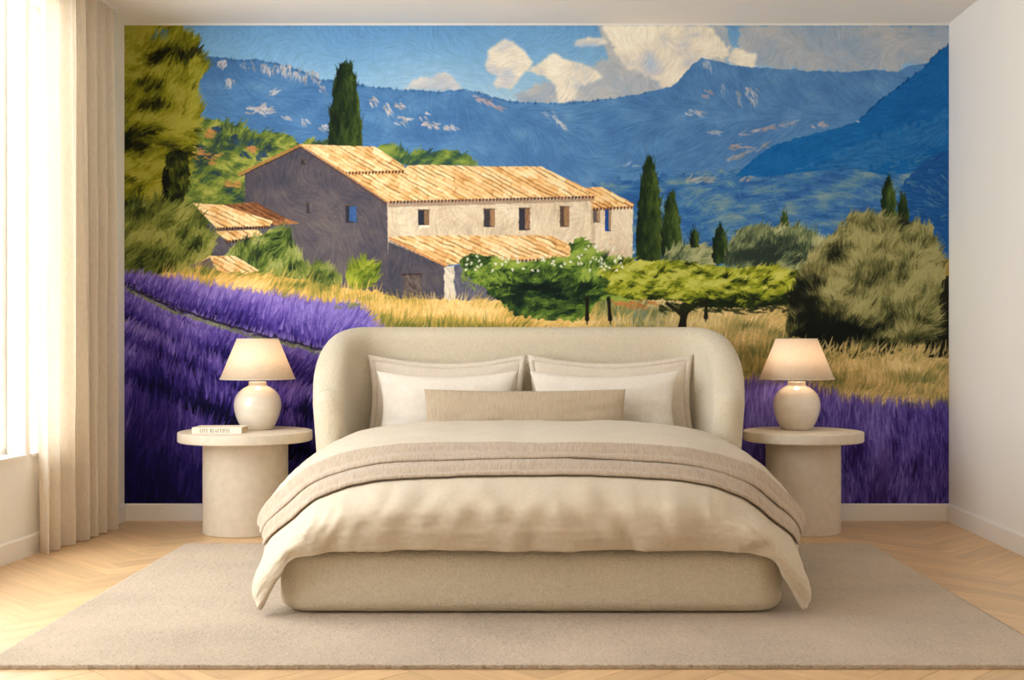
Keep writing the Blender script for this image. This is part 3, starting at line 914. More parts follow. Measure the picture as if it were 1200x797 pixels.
i, j = pick(poly([(930, 404), (1112, 410), (1112, 425), (930, 420)]), 200)
strokes(gx1[j], gy1[i], -1.2 + prng.normal(0, .35, len(i)), prng.uniform(6, 14, len(i)), 2, pal(.6 + prng.normal(0, .2, len(i)), TAN), .8)
# --- lavender, left field in rows
LAV = [(6, 5, 36), (26, 18, 84), (58, 44, 128), (90, 73, 160), (118, 100, 184), (148, 130, 204)]
mb = np.interp(gx1, [146, 205, 260, 300, 345, 400, 425, 440, 470], [319, 325, 337, 343, 350, 356, 360, 383, 400])[None, :]
rows = [mb]
fr = [([146, 175, 200, 250, 300, 340, 372, 440], [336, 351, 363, 377, 392, 403, 409, 426]),
      ([146, 160, 190, 240, 290, 340, 440], [374, 382, 398, 418, 436, 452, 480]),
      ([146, 190, 240, 290, 340, 440], [408, 424, 448, 474, 496, 520]),
      ([146, 190, 240, 290, 340, 440], [450, 468, 492, 520, 540, 565])]
for a, b in fr: rows.append(np.interp(gx1, a, b)[None, :] + (vn(30, 30, 71, 2)[:1] - .5) * 6)
rows.append(np.full((1, MW), 660.0))
lavm = np.clip((GY - mb + 4 * (vn(3, 30, 72, 1) - .5)) * .6, 0, 1) * (GX < 640)
th_l = -1.25 + (vn(70, 60, 73, 2) - .5) * 1.2
T_L = lic(th_l, 8, 74)
deep = np.clip((GY - 375) / 150, 0, 1) * np.clip(1.25 - (GX - 146) / 600, 0.5, 1)
lt = np.full((MH, MW), .2, np.float32)
for r0, r1 in zip(rows[:-1], rows[1:]):
    f = (GY - r0) / np.maximum(r1 - r0, 1)
    w = (f >= 0) & (f < 1)
    lt = np.where(w, .80 - .55 * f ** 1.5, lt)
lt = lt - .46 * deep + .07 * T_L + (vn(40, 26, 75, 3) - .5) * .5
cl = .55 * np.exp(-((GX - 245) ** 2 / 10 ** 2 + (GY - 483) ** 2 / 9 ** 2)) + .4 * np.exp(-((GX - 358) ** 2 / 9 ** 2 + (GY - 482) ** 2 / 12 ** 2)) + .18 * np.exp(-((GX - 180) ** 2 / 26 ** 2 + (GY - 450) ** 2 / 60 ** 2))
lt = lt - cl
lay(lavm, lt, LAV)
for r in rows[1:4]:      # pale grassy paths with a dark foot of the row above
    k = 0 if r is rows[1] else (1 if r is rows[2] else 2)
    for x in np.arange(146, 440, 2.2):
        jx = min(MW - 1, int((x - MX0) * MK)); y = r[0, jx]
        sh = [1, .55, .3][k]
        strokes([x], [y - 3.5 + prng.normal(0, 1.5)], .4 + prng.normal(0, .2), 8, 4 * sh + 1, [np.array((26, 22, 40), np.float32) / 255], .55 * sh)
        if k == 0 or (k == 1 and prng.random() < .25 and x < 200):
            strokes([x], [y + 1 + prng.normal(0, 1.2)], .35 + prng.normal(0, .2), 7, 3.4, [np.array((122, 134, 92), np.float32) / 255 * prng.uniform(.7, 1.15)], .75)
i, j = pick(lavm * (GX < 470), 5200)
for r0 in rows[:4]:
    xs_ = prng.uniform(146, 445, 420); jj = np.clip(((xs_ - MX0) * MK).astype(int), 0, MW - 1)
    ii = np.clip(((r0[0, jj] + prng.uniform(4, 12, 420) - MY0) * MK).astype(int), 0, MH - 1)
    i = np.concatenate([i, ii]); j = np.concatenate([j, jj])
o = np.argsort(gy1[i]); i, j = i[o], j[o]
tv = lt[i, j] + prng.normal(.05, .15, len(i)) + .10 * (1 - deep[i, j])
big = 1 + np.clip((gy1[i] - 360) / 120, 0, 1)
strokes(gx1[j], gy1[i], th_l[i, j] + prng.normal(0, .15, len(i)), prng.uniform(6, 11, len(i)) * big, prng.uniform(1.3, 2.4, len(i)) * (1 + .2 * big), pal(tv, LAV), .72)
rocks(392, 355, 425, 362, 14, .1, (120, 130, 80), 8, 2.4, .6)
for x in np.arange(150, 384, 2.4):        # the grassy path between the first two rows
    y = rows[1][0, int((x - MX0) * MK)]
    strokes([x], [y - 2 + prng.normal(0, 1)], .4 + prng.normal(0, .15), 7, 2.6, [np.array((30, 26, 42), np.float32) / 255], .6)
    if prng.random() < .85:
        strokes([x], [y + 2 + prng.normal(0, .9)], .36 + prng.normal(0, .15), 7, 3.2, [np.array((124, 134, 96), np.float32) / 255 * prng.uniform(.75, 1.15)], .8)
for x in np.arange(150, 384, 1.7):        # flower tips of the nearer row reach over it
    y = rows[1][0, int((x - MX0) * MK)]
    strokes([x], [y + prng.uniform(8, 13)], -1.25 + prng.normal(0, .25), prng.uniform(4, 9), 1.9, pal(np.array([.62 + prng.normal(0, .12)]), LAV), .8)
# soft dark out-of-focus stems in the near corner
for x, w, y0 in ((170, 26, 360), (205, 22, 430), (235, 18, 470), (160, 20, 450), (330, 16, 510)):
    mm = .40 * np.exp(-((GX - x + (GY - 470) * .08) ** 2) / w ** 2) * np.clip((GY - y0) / 90, 0, 1)
    lay(mm.astype(np.float32), .16 + .14 * np.clip((470 - GY) / 120, 0, 1), LAV)
# --- lavender, right field
mr = np.interp(gx1, [640, 862, 900, 940, 960, 990, 1030, 1112], [452, 452, 451, 456, 462, 470, 476, 480])[None, :]
lavr = np.clip((GY - mr + 7 * (vn(3.2, 40, 76, 1) - .5)) * .6, 0, 1) * (GX >= 640)
th_r = -1.52 + (vn(70, 60, 77, 2) - .5) * .5
T_R = lic(th_r, 9, 78)
LAR = [(30, 20, 70), (54, 40, 112), (76, 62, 142), (94, 80, 164), (114, 100, 184), (136, 122, 200)]
lr = .62 - .32 * np.clip((GY - 470) / 110, 0, 1) + .09 * T_R + (vn(34, 30, 79, 3) - .5) * .8
lr = lr - .45 * np.exp(-((GX - 1005) ** 2 / 14 ** 2 + (GY - 535) ** 2 / 14 ** 2)) - .4 * np.exp(-((GX - 1072) ** 2 / 10 ** 2 + (GY - 548) ** 2 / 18 ** 2)) - .3 * np.exp(-((GX - 1050) ** 2 / 8 ** 2 + (GY - 525) ** 2 / 24 ** 2))
lay(lavr, lr, LAR)
i, j = pick(lavr * (GX > 850), 3600)
xs_ = prng.uniform(850, 1112, 420); jj = np.clip(((xs_ - MX0) * MK).astype(int), 0, MW - 1)
ii = np.clip(((mr[0, jj] + prng.uniform(2, 12, 420) - MY0) * MK).astype(int), 0, MH - 1)
i = np.concatenate([i, ii]); j = np.concatenate([j, jj])
o = np.argsort(gy1[i]); i, j = i[o], j[o]
tv = lr[i, j] + prng.normal(.04, .20, len(i))
strokes(gx1[j], gy1[i], th_r[i, j] + prng.normal(0, .12, len(i)), prng.uniform(7, 18, len(i)), prng.uniform(1.3, 2.6, len(i)), pal(tv, LAR), .75)
mm = .55 * np.exp(-((GX - 1034 - (GY - 560) * -.08) ** 2) / 9 ** 2) * np.clip((GY - 510) / 40, 0, 1)
lay(mm.astype(np.float32), .55, [(54, 36, 96), (78, 56, 122)])
# --- bristle relief over everything
T_ALL = lic(vn(60, 50, 81, 2) * 6, 6, 82)
CV *= (1 + .02 * T_ALL)[..., None]
CV = np.clip(CV, 0, 1)
MURAL_GAIN = np.array((1.14, 1.16, 1.16), np.float32)
LIN = np.where(CV <= .04045, CV / 12.92, ((CV + .055) / 1.055) ** 2.4) * MURAL_GAIN
LIN = np.clip(LIN, 0, .95)

def build_mural():
    co = np.empty((MH, MW, 3), np.float32)
    co[..., 0] = (GX - HX) * YB / F
    co[..., 1] = YB - .003
    co[..., 2] = EYE - (GY - HY) * YB / F
    me = bpy.data.meshes.new('wall_mural')
    nv, nf = MH * MW, (MH - 1) * (MW - 1)
    me.vertices.add(nv)
    me.vertices.foreach_set('co', co.ravel())
    a = (np.arange(MH - 1)[:, None] * MW + np.arange(MW - 1)[None, :]).ravel()
    quad = np.stack([a + MW, a + MW + 1, a + 1, a], 1).astype(np.int32)
    me.loops.add(nf * 4)
    me.loops.foreach_set('vertex_index', quad.ravel())
    me.polygons.add(nf)
    me.polygons.foreach_set('loop_start', np.arange(0, nf * 4, 4, dtype=np.int32))
    me.update(calc_edges=True)
    at = me.color_attributes.new('print', 'FLOAT_COLOR', 'POINT')
    rgba = np.ones((nv, 4), np.float32)
    rgba[:, :3] = LIN.reshape(-1, 3)
    at.data.foreach_set('color', rgba.ravel())
    M = Mat('mural_print', 0.75)
    n = M.node('ShaderNodeAttribute', attribute_name='print')
    M.lk(n.outputs['Color'], M.b.inputs['Base Color'])
    M.b.inputs['Specular IOR Level'].default_value = 0.12
    me.materials.append(M.m)
    o = link(bpy.data.objects.new('wall_mural', me))
    tag(o, 'mural print of a stone farmhouse among lavender fields covering the wall behind the bed', 'mural')
build_mural()
# ------------------------------------------------------------------ fabrics and finishes of the furniture
M_BOUCLE = boucle('boucle', (224, 212, 188))
M_DUVET = fabric('linen_duvet', (208, 194, 171), .05, 60, 420, .35, .0015, .2)
M_SHAM = fabric('linen_sham', (222, 210, 193), .05, 60, 420, .35, .0015, .2)
M_PILLOW = fabric('cotton_pillow', (232, 223, 210), .04, 60, 420, .3, .0012, .2)
M_THROW = ribbed('throw_knit', (186, 168, 147), 190, 0, .14)
M_LUMBAR = ribbed('lumbar_weave', (190, 171, 146), 330, 0, .12)
M_MATT = fabric('mattress_ticking', (232, 224, 210))
M_STAND = fabric('limewashed_stone', (214, 202, 183), .05, 26, 160, .25, .001, 0.0)
M_CURT = translucent('curtain_linen', (230, 218, 199), .31, 300, (1, 1, .35))
M_SHADE = translucent('lampshade_linen', (248, 236, 218), .45, 300)

# ------------------------------------------------------------------ rug
def make_rug():
    M = Mat('rug_wool', 0.98)
    v = M.coord('Object')
    c = lin((199, 179, 154))
    big = M.noise(v, 2.2, 3)
    fine = M.noise(v, 105, 4, .75)
    mix = M.math('ADD', M.math('MULTIPLY', big, .35), M.math('MULTIPLY', fine, .65))
    M.color(M.ramp(mix, [(.36, scl(c, .74)), (.5, c), (.64, scl(c, 1.16))]))
    M.bump(fine, .9, .008)
    M.b.inputs['Sheen Weight'].default_value = .3
    M.b.inputs['Specular IOR Level'].default_value = .05
    x0, x1, y0, y1, h = -1.625, 1.625, 3.42, 5.48, .0125
    nx, ny = 360, 230
    r = np.random.default_rng(4)
    X, Y = np.meshgrid(np.linspace(x0, x1, nx), np.linspace(y0, y1, ny))
    Z = h + np.clip(r.normal(0, .0011, X.shape), -.003, .0025)
    X = X + r.normal(0, .0012, X.shape); Y = Y + r.normal(0, .0012, X.shape)
    vs = np.stack([X, Y, Z], -1).reshape(-1, 3).tolist()
    fs = grid_faces(ny, nx)
    ring = [i for i in range(nx)] + [i * nx + nx - 1 for i in range(1, ny)] + [(ny - 1) * nx + i for i in range(nx - 2, -1, -1)] + [i * nx for i in range(ny - 2, 0, -1)]
    b0 = len(vs)
    for k in ring:
        p = vs[k]
        vs.append((p[0], p[1], 0.0005))
    n = len(ring)
    for k in range(n):
        fs.append((ring[k], b0 + k, b0 + (k + 1) % n, ring[(k + 1) % n]))
    o = mesh_obj('rug', vs, fs, M.m, None, True)
    tag(o, 'large beige wool rug lying under the bed on the herringbone floor', 'rug')
make_rug()

# ------------------------------------------------------------------ bed frame: base and wrap-around headboard
bed = tag(empty('bed', (0, 5.0, .015)), 'cream boucle upholstered bed with curved wrap-around headboard standing on the rug', 'bed')
bed_loc = Vector((0, 5.0, .015))
def to_parent(o, ploc):
    o.matrix_parent_inverse = Matrix.Translation(-Vector(ploc))
    return o
BX = 0.014
to_parent(rounded_slab('bed_base', .905, 4.045, 6.03, .0155, .246, .13, .05, M_BOUCLE, bed, cx=BX), bed_loc)

def catmull(P, t):
    n = len(P)
    i = min(max(int(math.floor(t)), 0), n - 2)
    f = t - i
    p0, p1, p2, p3 = P[max(i - 1, 0)], P[i], P[i + 1], P[min(i + 2, n - 1)]
    if i == 0: p0 = p1 * 2 - p2
    if i == n - 2: p3 = p2 * 2 - p1
    return 0.5 * ((2 * p1) + (p2 - p0) * f + (2 * p0 - 5 * p1 + 4 * p2 - p3) * f * f + (3 * p1 - p0 - 3 * p2 + p3) * f ** 3)

def make_headboard():
    left = [(-.992, 5.66), (-.998, 5.76), (-.99, 5.88), (-.955, 6.0), (-.87, 6.095), (-.74, 6.14), (-.55, 6.15), (-.3, 6.15), (0, 6.15)]
    P = [np.array(p) for p in left] + [np.array((-p[0], p[1])) for p in left[-2::-1]]
    N = 160
    pts = [catmull(P, (len(P) - 1) * k / N) for k in range(N + 1)]
    arc = [0.0]
    for a, b in zip(pts[:-1], pts[1:]):
        arc.append(arc[-1] + float(np.linalg.norm(b - a)))
    tot = arc[-1]
    ht, zt0 = .078, 1.048
    st = []
    ecap = .07
    def station(k, shrink, ext):
        tng = pts[min(k + 1, N)] - pts[max(k - 1, 0)]
        tng = tng / np.linalg.norm(tng)
        nrm = np.array((tng[1], -tng[0]))
        c = pts[k] + tng * ext
        s = min(arc[k], tot - arc[k])
        R = .50
        z = zt0 if s > R else .74 + (zt0 - .74) * (1 - (1 - s / R) ** 2.3)
        if ext: z -= (1 - shrink) * .06
        return c, nrm, ht * shrink, z
    for q in range(6, 0, -1):
        a = math.pi / 2 * q / 6.3
        st.append(station(0, math.cos(a), -ecap * math.sin(a)))
    for k in range(N + 1): st.append(station(k, 1, 0))
    for q in range(1, 7):
        a = math.pi / 2 * q / 6.3
        st.append(station(N, math.cos(a), ecap * math.sin(a)))
    vs, fs = [], []
    for c, n, h, zt in st:
        loop = []
        for zz in np.linspace(.02, zt - h, 14): loop.append((1.0, zz, h))
        for q in range(1, 12):
            a = math.pi * q / 12
            loop.append((math.cos(a), zt - h + h * math.sin(a), h))
        for zz in np.linspace(zt - h, .02, 14): loop.append((-1.0, zz, h))
        for o, zz, hh in loop:
            x = c[0] + n[0] * o * hh; y = c[1] + n[1] * o * hh
            k = 1 - .055 * max(0, (.8 - zz) / .8)
            vs.append((x * k + BX * .5, y, zz))
    m = len(vs) // len(st)
    for i in range(len(st) - 1):
        for j in range(m):
            fs.append((i * m + j, i * m + (j + 1) % m, (i + 1) * m + (j + 1) % m, (i + 1) * m + j))
    fs.append(tuple(range(m))); fs.append(tuple(len(vs) - 1 - j for j in range(m)))
    o = mesh_obj('headboard', vs, fs, M_BOUCLE, bed, True)
    bm = bmesh.new(); bm.from_mesh(o.data)
    bmesh.ops.recalc_face_normals(bm, faces=bm.faces); bm.to_mesh(o.data); bm.free()
    to_parent(o, bed_loc)
make_headboard()
tag(rounded_slab('mattress', .76, 4.20, 6.05, .246, .44, .14, .13, M_MATT, None, cx=BX), 'thick mattress lying on the boucle bed base under the duvet', 'mattress')

# ------------------------------------------------------------------ duvet, its folded top and the throw share one draped surface
NET = [
 # hem, low side, side, shoulder, quarter, centre   (x, y, z) for the left half
 [(-.99, 5.56, .235), (-1.0, 5.56, .31), (-.95, 5.57, .42), (-.82, 5.58, .515), (-.5, 5.58, .562), (0, 5.58, .568)],
 [(-1.035, 5.2, .235), (-1.045, 5.2, .31), (-.98, 5.2, .41), (-.84, 5.2, .51), (-.55, 5.2, .565), (0, 5.2, .572)],
 [(-1.045, 4.8, .235), (-1.05, 4.8, .30), (-.975, 4.8, .40), (-.84, 4.8, .495), (-.55, 4.8, .552), (0, 4.8, .562)],
 [(-1.02, 4.5, .225), (-1.015, 4.5, .29), (-.94, 4.5, .37), (-.81, 4.5, .465), (-.52, 4.5, .528), (0, 4.5, .538)],
 [(-.985, 4.27, .175), (-.95, 4.25, .25), (-.87, 4.23, .315), (-.745, 4.21, .405), (-.5, 4.205, .468), (0, 4.205, .480)],
 [(-.985, 4.13, .115), (-.945, 4.09, .185), (-.86, 4.05, .262), (-.75, 4.02, .342), (-.5, 4.01, .400), (0, 4.01, .411)],
 [(-.972, 4.05, .075), (-.942, 4.015, .130), (-.872, 3.985, .212), (-.765, 3.972, .288), (-.5, 3.972, .325), (0, 3.972, .33)],
 [(-.945, 4.005, .042), (-.903, 3.998, .094), (-.858, 3.990, .155), (-.79, 3.985, .225), (-.5, 3.988, .243), (0, 3.988, .243)],
]
NETF = [[np.array(p) for p in r] + [np.array((-p[0] + 2 * BX, p[1], p[2])) for p in r[-2::-1]] for r in NET]
def surf(c, v):
    col = [catmull(r, c) for r in NETF]
    return catmull(col, v)
from mathutils import noise as mnoise
def surf_grid(cs, vs_):
    G = np.array([[surf(c, v) for c in cs] for v in vs_])
    return G
def grid_normals(G):
    du = np.gradient(G, axis=1); dv = np.gradient(G, axis=0)
    n = np.cross(du, dv)
    n /= np.linalg.norm(n, axis=2, keepdims=True) + 1e-9
    if n[G.shape[0] // 3, G.shape[1] // 2, 2] < 0: n = -n
    return n
def blanket(name, cs, vs_, lift, thick, mat, parent=None, disp=None, edge=None):
    G = surf_grid(cs, vs_)
    Nn = grid_normals(G)
    L = np.full(G.shape[:2], lift)
    if disp is not None:
        L = L + disp(G, np.array(cs)[None, :] + 0 * L, np.array(vs_)[:, None] + 0 * L)
    top = G + Nn * L[..., None]
    nr, nc = L.shape
    # rounded hem: the thickness closes towards every border
    ii = np.minimum(np.arange(nr), np.arange(nr)[::-1])[:, None]
    jj = np.minimum(np.arange(nc), np.arange(nc)[::-1])[None, :]
    e = np.clip(np.minimum(ii, jj) / 2.0, 0, 1)
    e = np.sqrt(1 - (1 - e) ** 2)
    mid = top - Nn * (thick * .5)
    t2 = mid + Nn * (thick * .5 * e)[..., None]
    b2 = mid - Nn * (thick * .5 * e)[..., None]
    vs = t2.reshape(-1, 3).tolist() + b2.reshape(-1, 3).tolist()
    f = grid_faces(nr, nc)
    n0 = nr * nc
    fs = f + [tuple(n0 + i for i in reversed(q)) for q in f]
    o = mesh_obj(name, vs, fs, mat, parent, True)
    bm = bmesh.new(); bm.from_mesh(o.data)
    bmesh.ops.remove_doubles(bm, verts=bm.verts, dist=1e-5)
    bmesh.ops.recalc_face_normals(bm, faces=bm.faces)
    bm.to_mesh(o.data); bm.free()
    return o
def fold(G, c, v):
    """soft creases: gathers running down the front, pulls towards the corners"""
    out = np.zeros(c.shape)
    for i in range(c.shape[0]):
        for j in range(c.shape[1]):
            x, y, z = G[i, j]
            fr = min(1, max(0, (v[i, j] - 3.9) / 1.2))
            a = mnoise.noise((x * 7.0 + .35 * v[i, j] * (1 if x > 0 else -1), v[i, j] * .55, 3.1))
            b = mnoise.noise((x * 2.2, y * 2.2, z * 2 + 7))
            cor = math.exp(-((abs(x) - .80) / .13) ** 2) * fr
            k = mnoise.noise(((abs(x) - .2) * 16 + v[i, j] * 1.4, v[i, j] * .5, 9.3 if x > 0 else 1.7))
            pl = (mnoise.noise((x * 11 + .5 * math.sin(v[i, j] * 1.7), v[i, j] * .35, 6.2)) + .8 * mnoise.noise((x * 24 + .9 * math.sin(v[i, j] * 1.3 + x * 2), v[i, j] * .45, 2.2))) * min(1, max(0, (.86 - abs(x)) / .12))
            out[i, j] = .008 * a * (.3 + fr) + .012 * pl * fr + .007 * b + .009 * k * cor
            out[i, j] += .0022 * mnoise.noise((x * 24, y * 24 + v[i, j] * 5, z * 24))
    return out
duvet = tag(empty('duvet', (0, 4.8, .50)), 'cream linen duvet draped over the bed with pointed corners hanging over the base', 'duvet')
d_loc = (0, 4.8, .50)
cs = np.linspace(0, 10, 210); vv = np.linspace(0, 7, 120)
to_parent(blanket('duvet_cover', cs, vv, .0, .026, M_DUVET, duvet, fold), d_loc)
def fold2(G, c, v):
    out = np.zeros(c.shape)
    for i in range(c.shape[0]):
        for j in range(c.shape[1]):
            x, y, z = G[i, j]
            out[i, j] = .009 * abs(mnoise.noise((x * 3.5, y * 5, z * 3 + 2))) + .004 * mnoise.noise((x * 10, y * 16, z * 8)) + .0016 * mnoise.noise((x * 28, y * 28, z * 28))
            s = min(c[i, j], 10 - c[i, j])
            out[i, j] += .006 * math.exp(-(s / .5) ** 2) * (1 + mnoise.noise((y * 9, s, 4)))
    return out + fold(G, c, v)
to_parent(blanket('folded_top', np.linspace(-.05, 10.05, 150), np.linspace(-.02, 3.08, 50), .019, .018, M_DUVET, duvet, fold2), d_loc)

# throw: two overlapping folds across the bed
throw = tag(empty('throw_blanket', (0, 4.4, .53)), 'ribbed taupe throw blanket folded across the duvet', 'throw')
t_loc = (0, 4.4, .53)
def fold_throw(seed, amp, lines, drop=0.0):
    def f(G, c, v):
        out = np.zeros(c.shape)
        for i in range(c.shape[0]):
            for j in range(c.shape[1]):
                x = G[i, j][0]
                w = .12 * mnoise.noise((x * 1.6, seed, 0))
                for v0, a, wd in lines:
                    out[i, j] += a * math.exp(-((v[i, j] + w - v0) / wd) ** 2)
                out[i, j] += amp * mnoise.noise((x * 5, v[i, j] * 2.4, seed)) - drop * min(1, max(0, (v[i, j] - 3.06) / .2))
        return out + fold(G, c, v)
    return f
to_parent(blanket('lower_fold', np.linspace(.55, 9.45, 170), np.linspace(3.02, 4.05, 34), .014, .011, M_THROW, throw, fold_throw(3, .003, ((3.70, .005, .10), (3.86, -.003, .05), (3.98, .004, .05)))), t_loc)
to_parent(blanket('upper_fold', np.linspace(.50, 9.50, 170), np.linspace(2.90, 3.50, 30), .036, .012, M_THROW, throw, fold_throw(8, .004, ((3.00, .004, .06), (3.22, -.005, .05), (3.40, .005, .08)), .014)), t_loc)

# ------------------------------------------------------------------ pillows
def pillow(name, cx, yb, zb, w, h, T, lean, mat, seed, flange=0.0, ear=.05, earz=.12, yaw=0.0, part='cover'):
    root = empty(name, (cx, yb, zb))
    root.rotation_euler = (-math.radians(lean), 0, math.radians(yaw))
    N = 44
    wi, hi = w - 2 * flange, h - 2 * flange
    us = np.sin(np.linspace(-1, 1, N) * math.pi / 2)
    vs, fs = [], []
    for side in (-1, 1):
        for v in us:
            for u in us:
                x = wi / 2 * u * (1 - ear * (1 - v * v) ** 1.1)
                z = hi / 2 * v * (1 - (earz if v > 0 else .3 * earz) * (1 - u * u) ** 1.1) + h / 2
                th = T / 2 * (max(0, (1 - u * u)) * max(0, (1 - v * v))) ** .5
                cr = mnoise.noise((u * 3 + seed, v * 3, side)) * .18 + mnoise.noise((u * 8, v * 6 + seed, side)) * .09
                rad = math.hypot(u, v)
                cr += .12 * math.sin(math.atan2(v, u) * 14 + 3 * mnoise.noise((u * 2, v * 2, seed))) * max(0, rad - .6)
                vs.append((x, side * th * (1 + cr), z))
    f = grid_faces(N, N)
    fs = f + [tuple(N * N + i for i in reversed(q)) for q in f]
    o = mesh_obj(part, vs, fs, mat, root, True)
    bm = bmesh.new(); bm.from_mesh(o.data)
    bmesh.ops.remove_doubles(bm, verts=bm.verts, dist=1e-5)
    bmesh.ops.recalc_face_normals(bm, faces=bm.faces)
    bm.to_mesh(o.data); bm.free()
    if flange:
        ring = []
        M_ = 40
        for k in range(4 * M_):
            s, t = divmod(k, M_)
            a = -1 + 2 * t / M_
            u, v = [(a, -1), (1, a), (-a, 1), (-1, -a)][s]
            ring.append((u, v))
        vs, fs = [], []
        for off in (-.003, .003):
            for q, (W_, H_) in enumerate(((wi - .012, hi - .012), (w, h))):
                for u, v in ring:
                    x = W_ / 2 * u * (1 - ear * (1 - v * v) ** 1.1)
                    z = H_ / 2 * v * (1 - (earz if v > 0 else .3 * earz) * (1 - u * u) ** 1.1) + h / 2
                    y = off + .006 * mnoise.noise((u * 4, v * 4, seed)) * q
                    vs.append((x, y, z))
        n = len(ring)
        for k in range(n):
            k2 = (k + 1) % n
            fs += [(k, k2, n + k2, n + k), (2 * n + k, 3 * n + k, 3 * n + k2, 2 * n + k2), (n + k, n + k2, 3 * n + k2, 3 * n + k), (k, 2 * n + k, 2 * n + k2, k2)]
        mesh_obj('flange', vs, fs, mat, root, True)
    return root
SB, SF, SL = F / 5.95, F / 5.82, F / 5.70
tag(pillow('bed_pillow', (523.5 - HX) / SB, 5.935, .442, 187 / SB, .465, .112, 8, M_SHAM, 1.3, .030, .06, .20), 'flanged beige pillow against the headboard beside the nightstand with the book', 'pillow', 'flanged pillows against the headboard')
tag(pillow('bed_pillow', (716.2 - HX) / SB, 5.935, .442, 196 / SB, .465, .112, 8, M_SHAM, 5.9, .030, .06, .20), 'flanged beige pillow against the headboard beside the nightstand without a book', 'pillow', 'flanged pillows against the headboard')
tag(pillow('bed_pillow', (523 - HX) / SF, 5.800, .442, 166 / SF, .385, .12, 10, M_PILLOW, 2.2, 0, .105, .17), 'plain off-white pillow in front of the flanged one beside the nightstand with the book', 'pillow', 'plain pillows in front of the flanged ones')
tag(pillow('bed_pillow', (709 - HX) / SF, 5.800, .442, 176 / SF, .385, .12, 10, M_PILLOW, 7.1, 0, .105, .17), 'plain off-white pillow in front of the flanged one beside the nightstand without a book', 'pillow', 'plain pillows in front of the flanged ones')
tag(pillow('lumbar_cushion', (615 - HX) / SL, 5.645, .442, 236 / SL, .30, .13, 12, M_LUMBAR, 3.7, 0, .025, .07), 'long ribbed tan lumbar cushion leaning on the pillows in the middle of the bed', 'cushion')

# ------------------------------------------------------------------ nightstands
def nightstand(cx, cy, R, r, label):
    root = tag(empty('nightstand', (cx, cy, 0)), label, 'nightstand', 'round pedestal nightstands')
    zt, tt, b = .514, .050, .005
    prof = [(0, zt - tt), (R - b, zt - tt), (R, zt - tt + b), (R, zt - b), (R - b * .3, zt - b * .3), (R - b, zt), (0, zt)]
    o = lathe('table_top', prof, M_STAND, root, 96)
    lathe('pedestal', [(0, 0), (r - .004, 0), (r, .004), (r, zt - tt + .001), (0, zt - tt + .001)], M_STAND, root, 96)
    for ch in root.children:
        md = ch.modifiers.new('edges', 'EDGE_SPLIT'); md.split_angle = math.radians(35)
    return root
nightstand((288 - HX) / 228.8, 5.9, .3365, .213, 'larger round pedestal nightstand carrying a lamp and a book')
nightstand((941 - HX) / 228.8, 5.9, .302, .188, 'smaller round pedestal nightstand carrying only a lamp')

# ------------------------------------------------------------------ table lamps
def ceramic():
    M = Mat('cream_ceramic', 0.28)
    v = M.coord('Object', (1, 1, 3))
    c = lin((232, 222, 206))
    M.color(M.ramp(M.noise(v, 9, 4), [(.3, scl(c, .93)), (.7, scl(c, 1.04))]))
    M.bump(M.noise(v, 24, 3), .12, .002)
    M.b.inputs['Coat Weight'].default_value = .8
    M.b.inputs['Coat Roughness'].default_value = .05
    return M.m
M_CER = ceramic()
Mb = Mat('brass', .3); Mb.color(lin((178, 140, 86))); Mb.b.inputs['Metallic'].default_value = 1.0
Mb.bump(Mb.noise(Mb.coord('Object'), 60), .03, .001)
M_BRASS = Mb.m
Me_ = Mat('bulb_glow', .4); Me_.color(lin((255, 236, 208)))
Me_.b.inputs['Emission Color'].default_value = (1, .84, .62, 1)
Me_.b.inputs['Emission Strength'].default_value = 12.0
M_BULB = Me_.m
LAMP_W = 2.4
def table_lamp(cx, cy, label):
    z0 = .514
    root = tag(empty('table_lamp', (cx, cy, z0)), label, 'lamp', 'table lamps')
    k = 1.02
    body = [(0, 0), (.070, 0), (.076, .003), (.088, .022), (.102, .050), (.113, .082), (.119, .115), (.118, .140), (.111, .166), (.096, .190), (.074, .209), (.056, .219), (.047, .224), (.045, .231), (.0455, .240), (.043, .244), (.036, .245), (0, .245)]
    P = [np.array(p) for p in body]
    sm = [catmull(P[2:12], t) for t in np.linspace(0, 9, 46)]
    prof = [tuple(p) for p in P[:2]] + [tuple(p) for p in sm] + [tuple(p) for p in P[12:]]
    lathe('ceramic_body', [(r * k, z * k) for r, z in prof], M_CER, root, 72)
    lathe('stem', [(0, .24), (.010, .24), (.010, .275), (.016, .277), (.016, .302), (0, .302)], M_BRASS, root, 24)
    zb, zt, rb, rt = .262, .472, .192, .106
    sh = lathe('lamp_shade', [(rb, zb), (rt, zt), (rt - .002, zt), (rb - .002, zb), (rb, zb)], M_SHADE, root, 96)
    lathe('shade_rim', [(rb + .0012, zb - .001), (rb + .0012, zb + .006), (rb - .003, zb + .006), (rb - .003, zb - .001), (rb + .0012, zb - .001)], M_SHADE, sh, 96)
    lathe('shade_rim', [(rt + .0012, zt - .005), (rt + .0012, zt + .001), (rt - .003, zt + .001), (rt - .003, zt - .005), (rt + .0012, zt - .005)], M_SHADE, sh, 96)
    lathe('bulb', [(0, .300), (.010, .302), (.011, .312), (.016, .322), (.019, .332), (.017, .344), (.010, .352), (0, .354)], M_BULB, root, 32)
    L = bpy.data.lights.new('lamp_light', 'POINT')
    L.energy = LAMP_W; L.color = (1.0, .77, .57); L.shadow_soft_size = .035
    lo = link(bpy.data.objects.new('lamp_light', L), root)
    lo.location = (0, 0, .375)
    return root
table_lamp((302 - HX) / 225.0, 6.0, 'lit cream ceramic lamp with linen shade standing behind the book')
table_lamp((933.5 - HX) / 225.0, 6.0, 'lit cream ceramic lamp with linen shade alone on the nightstand')

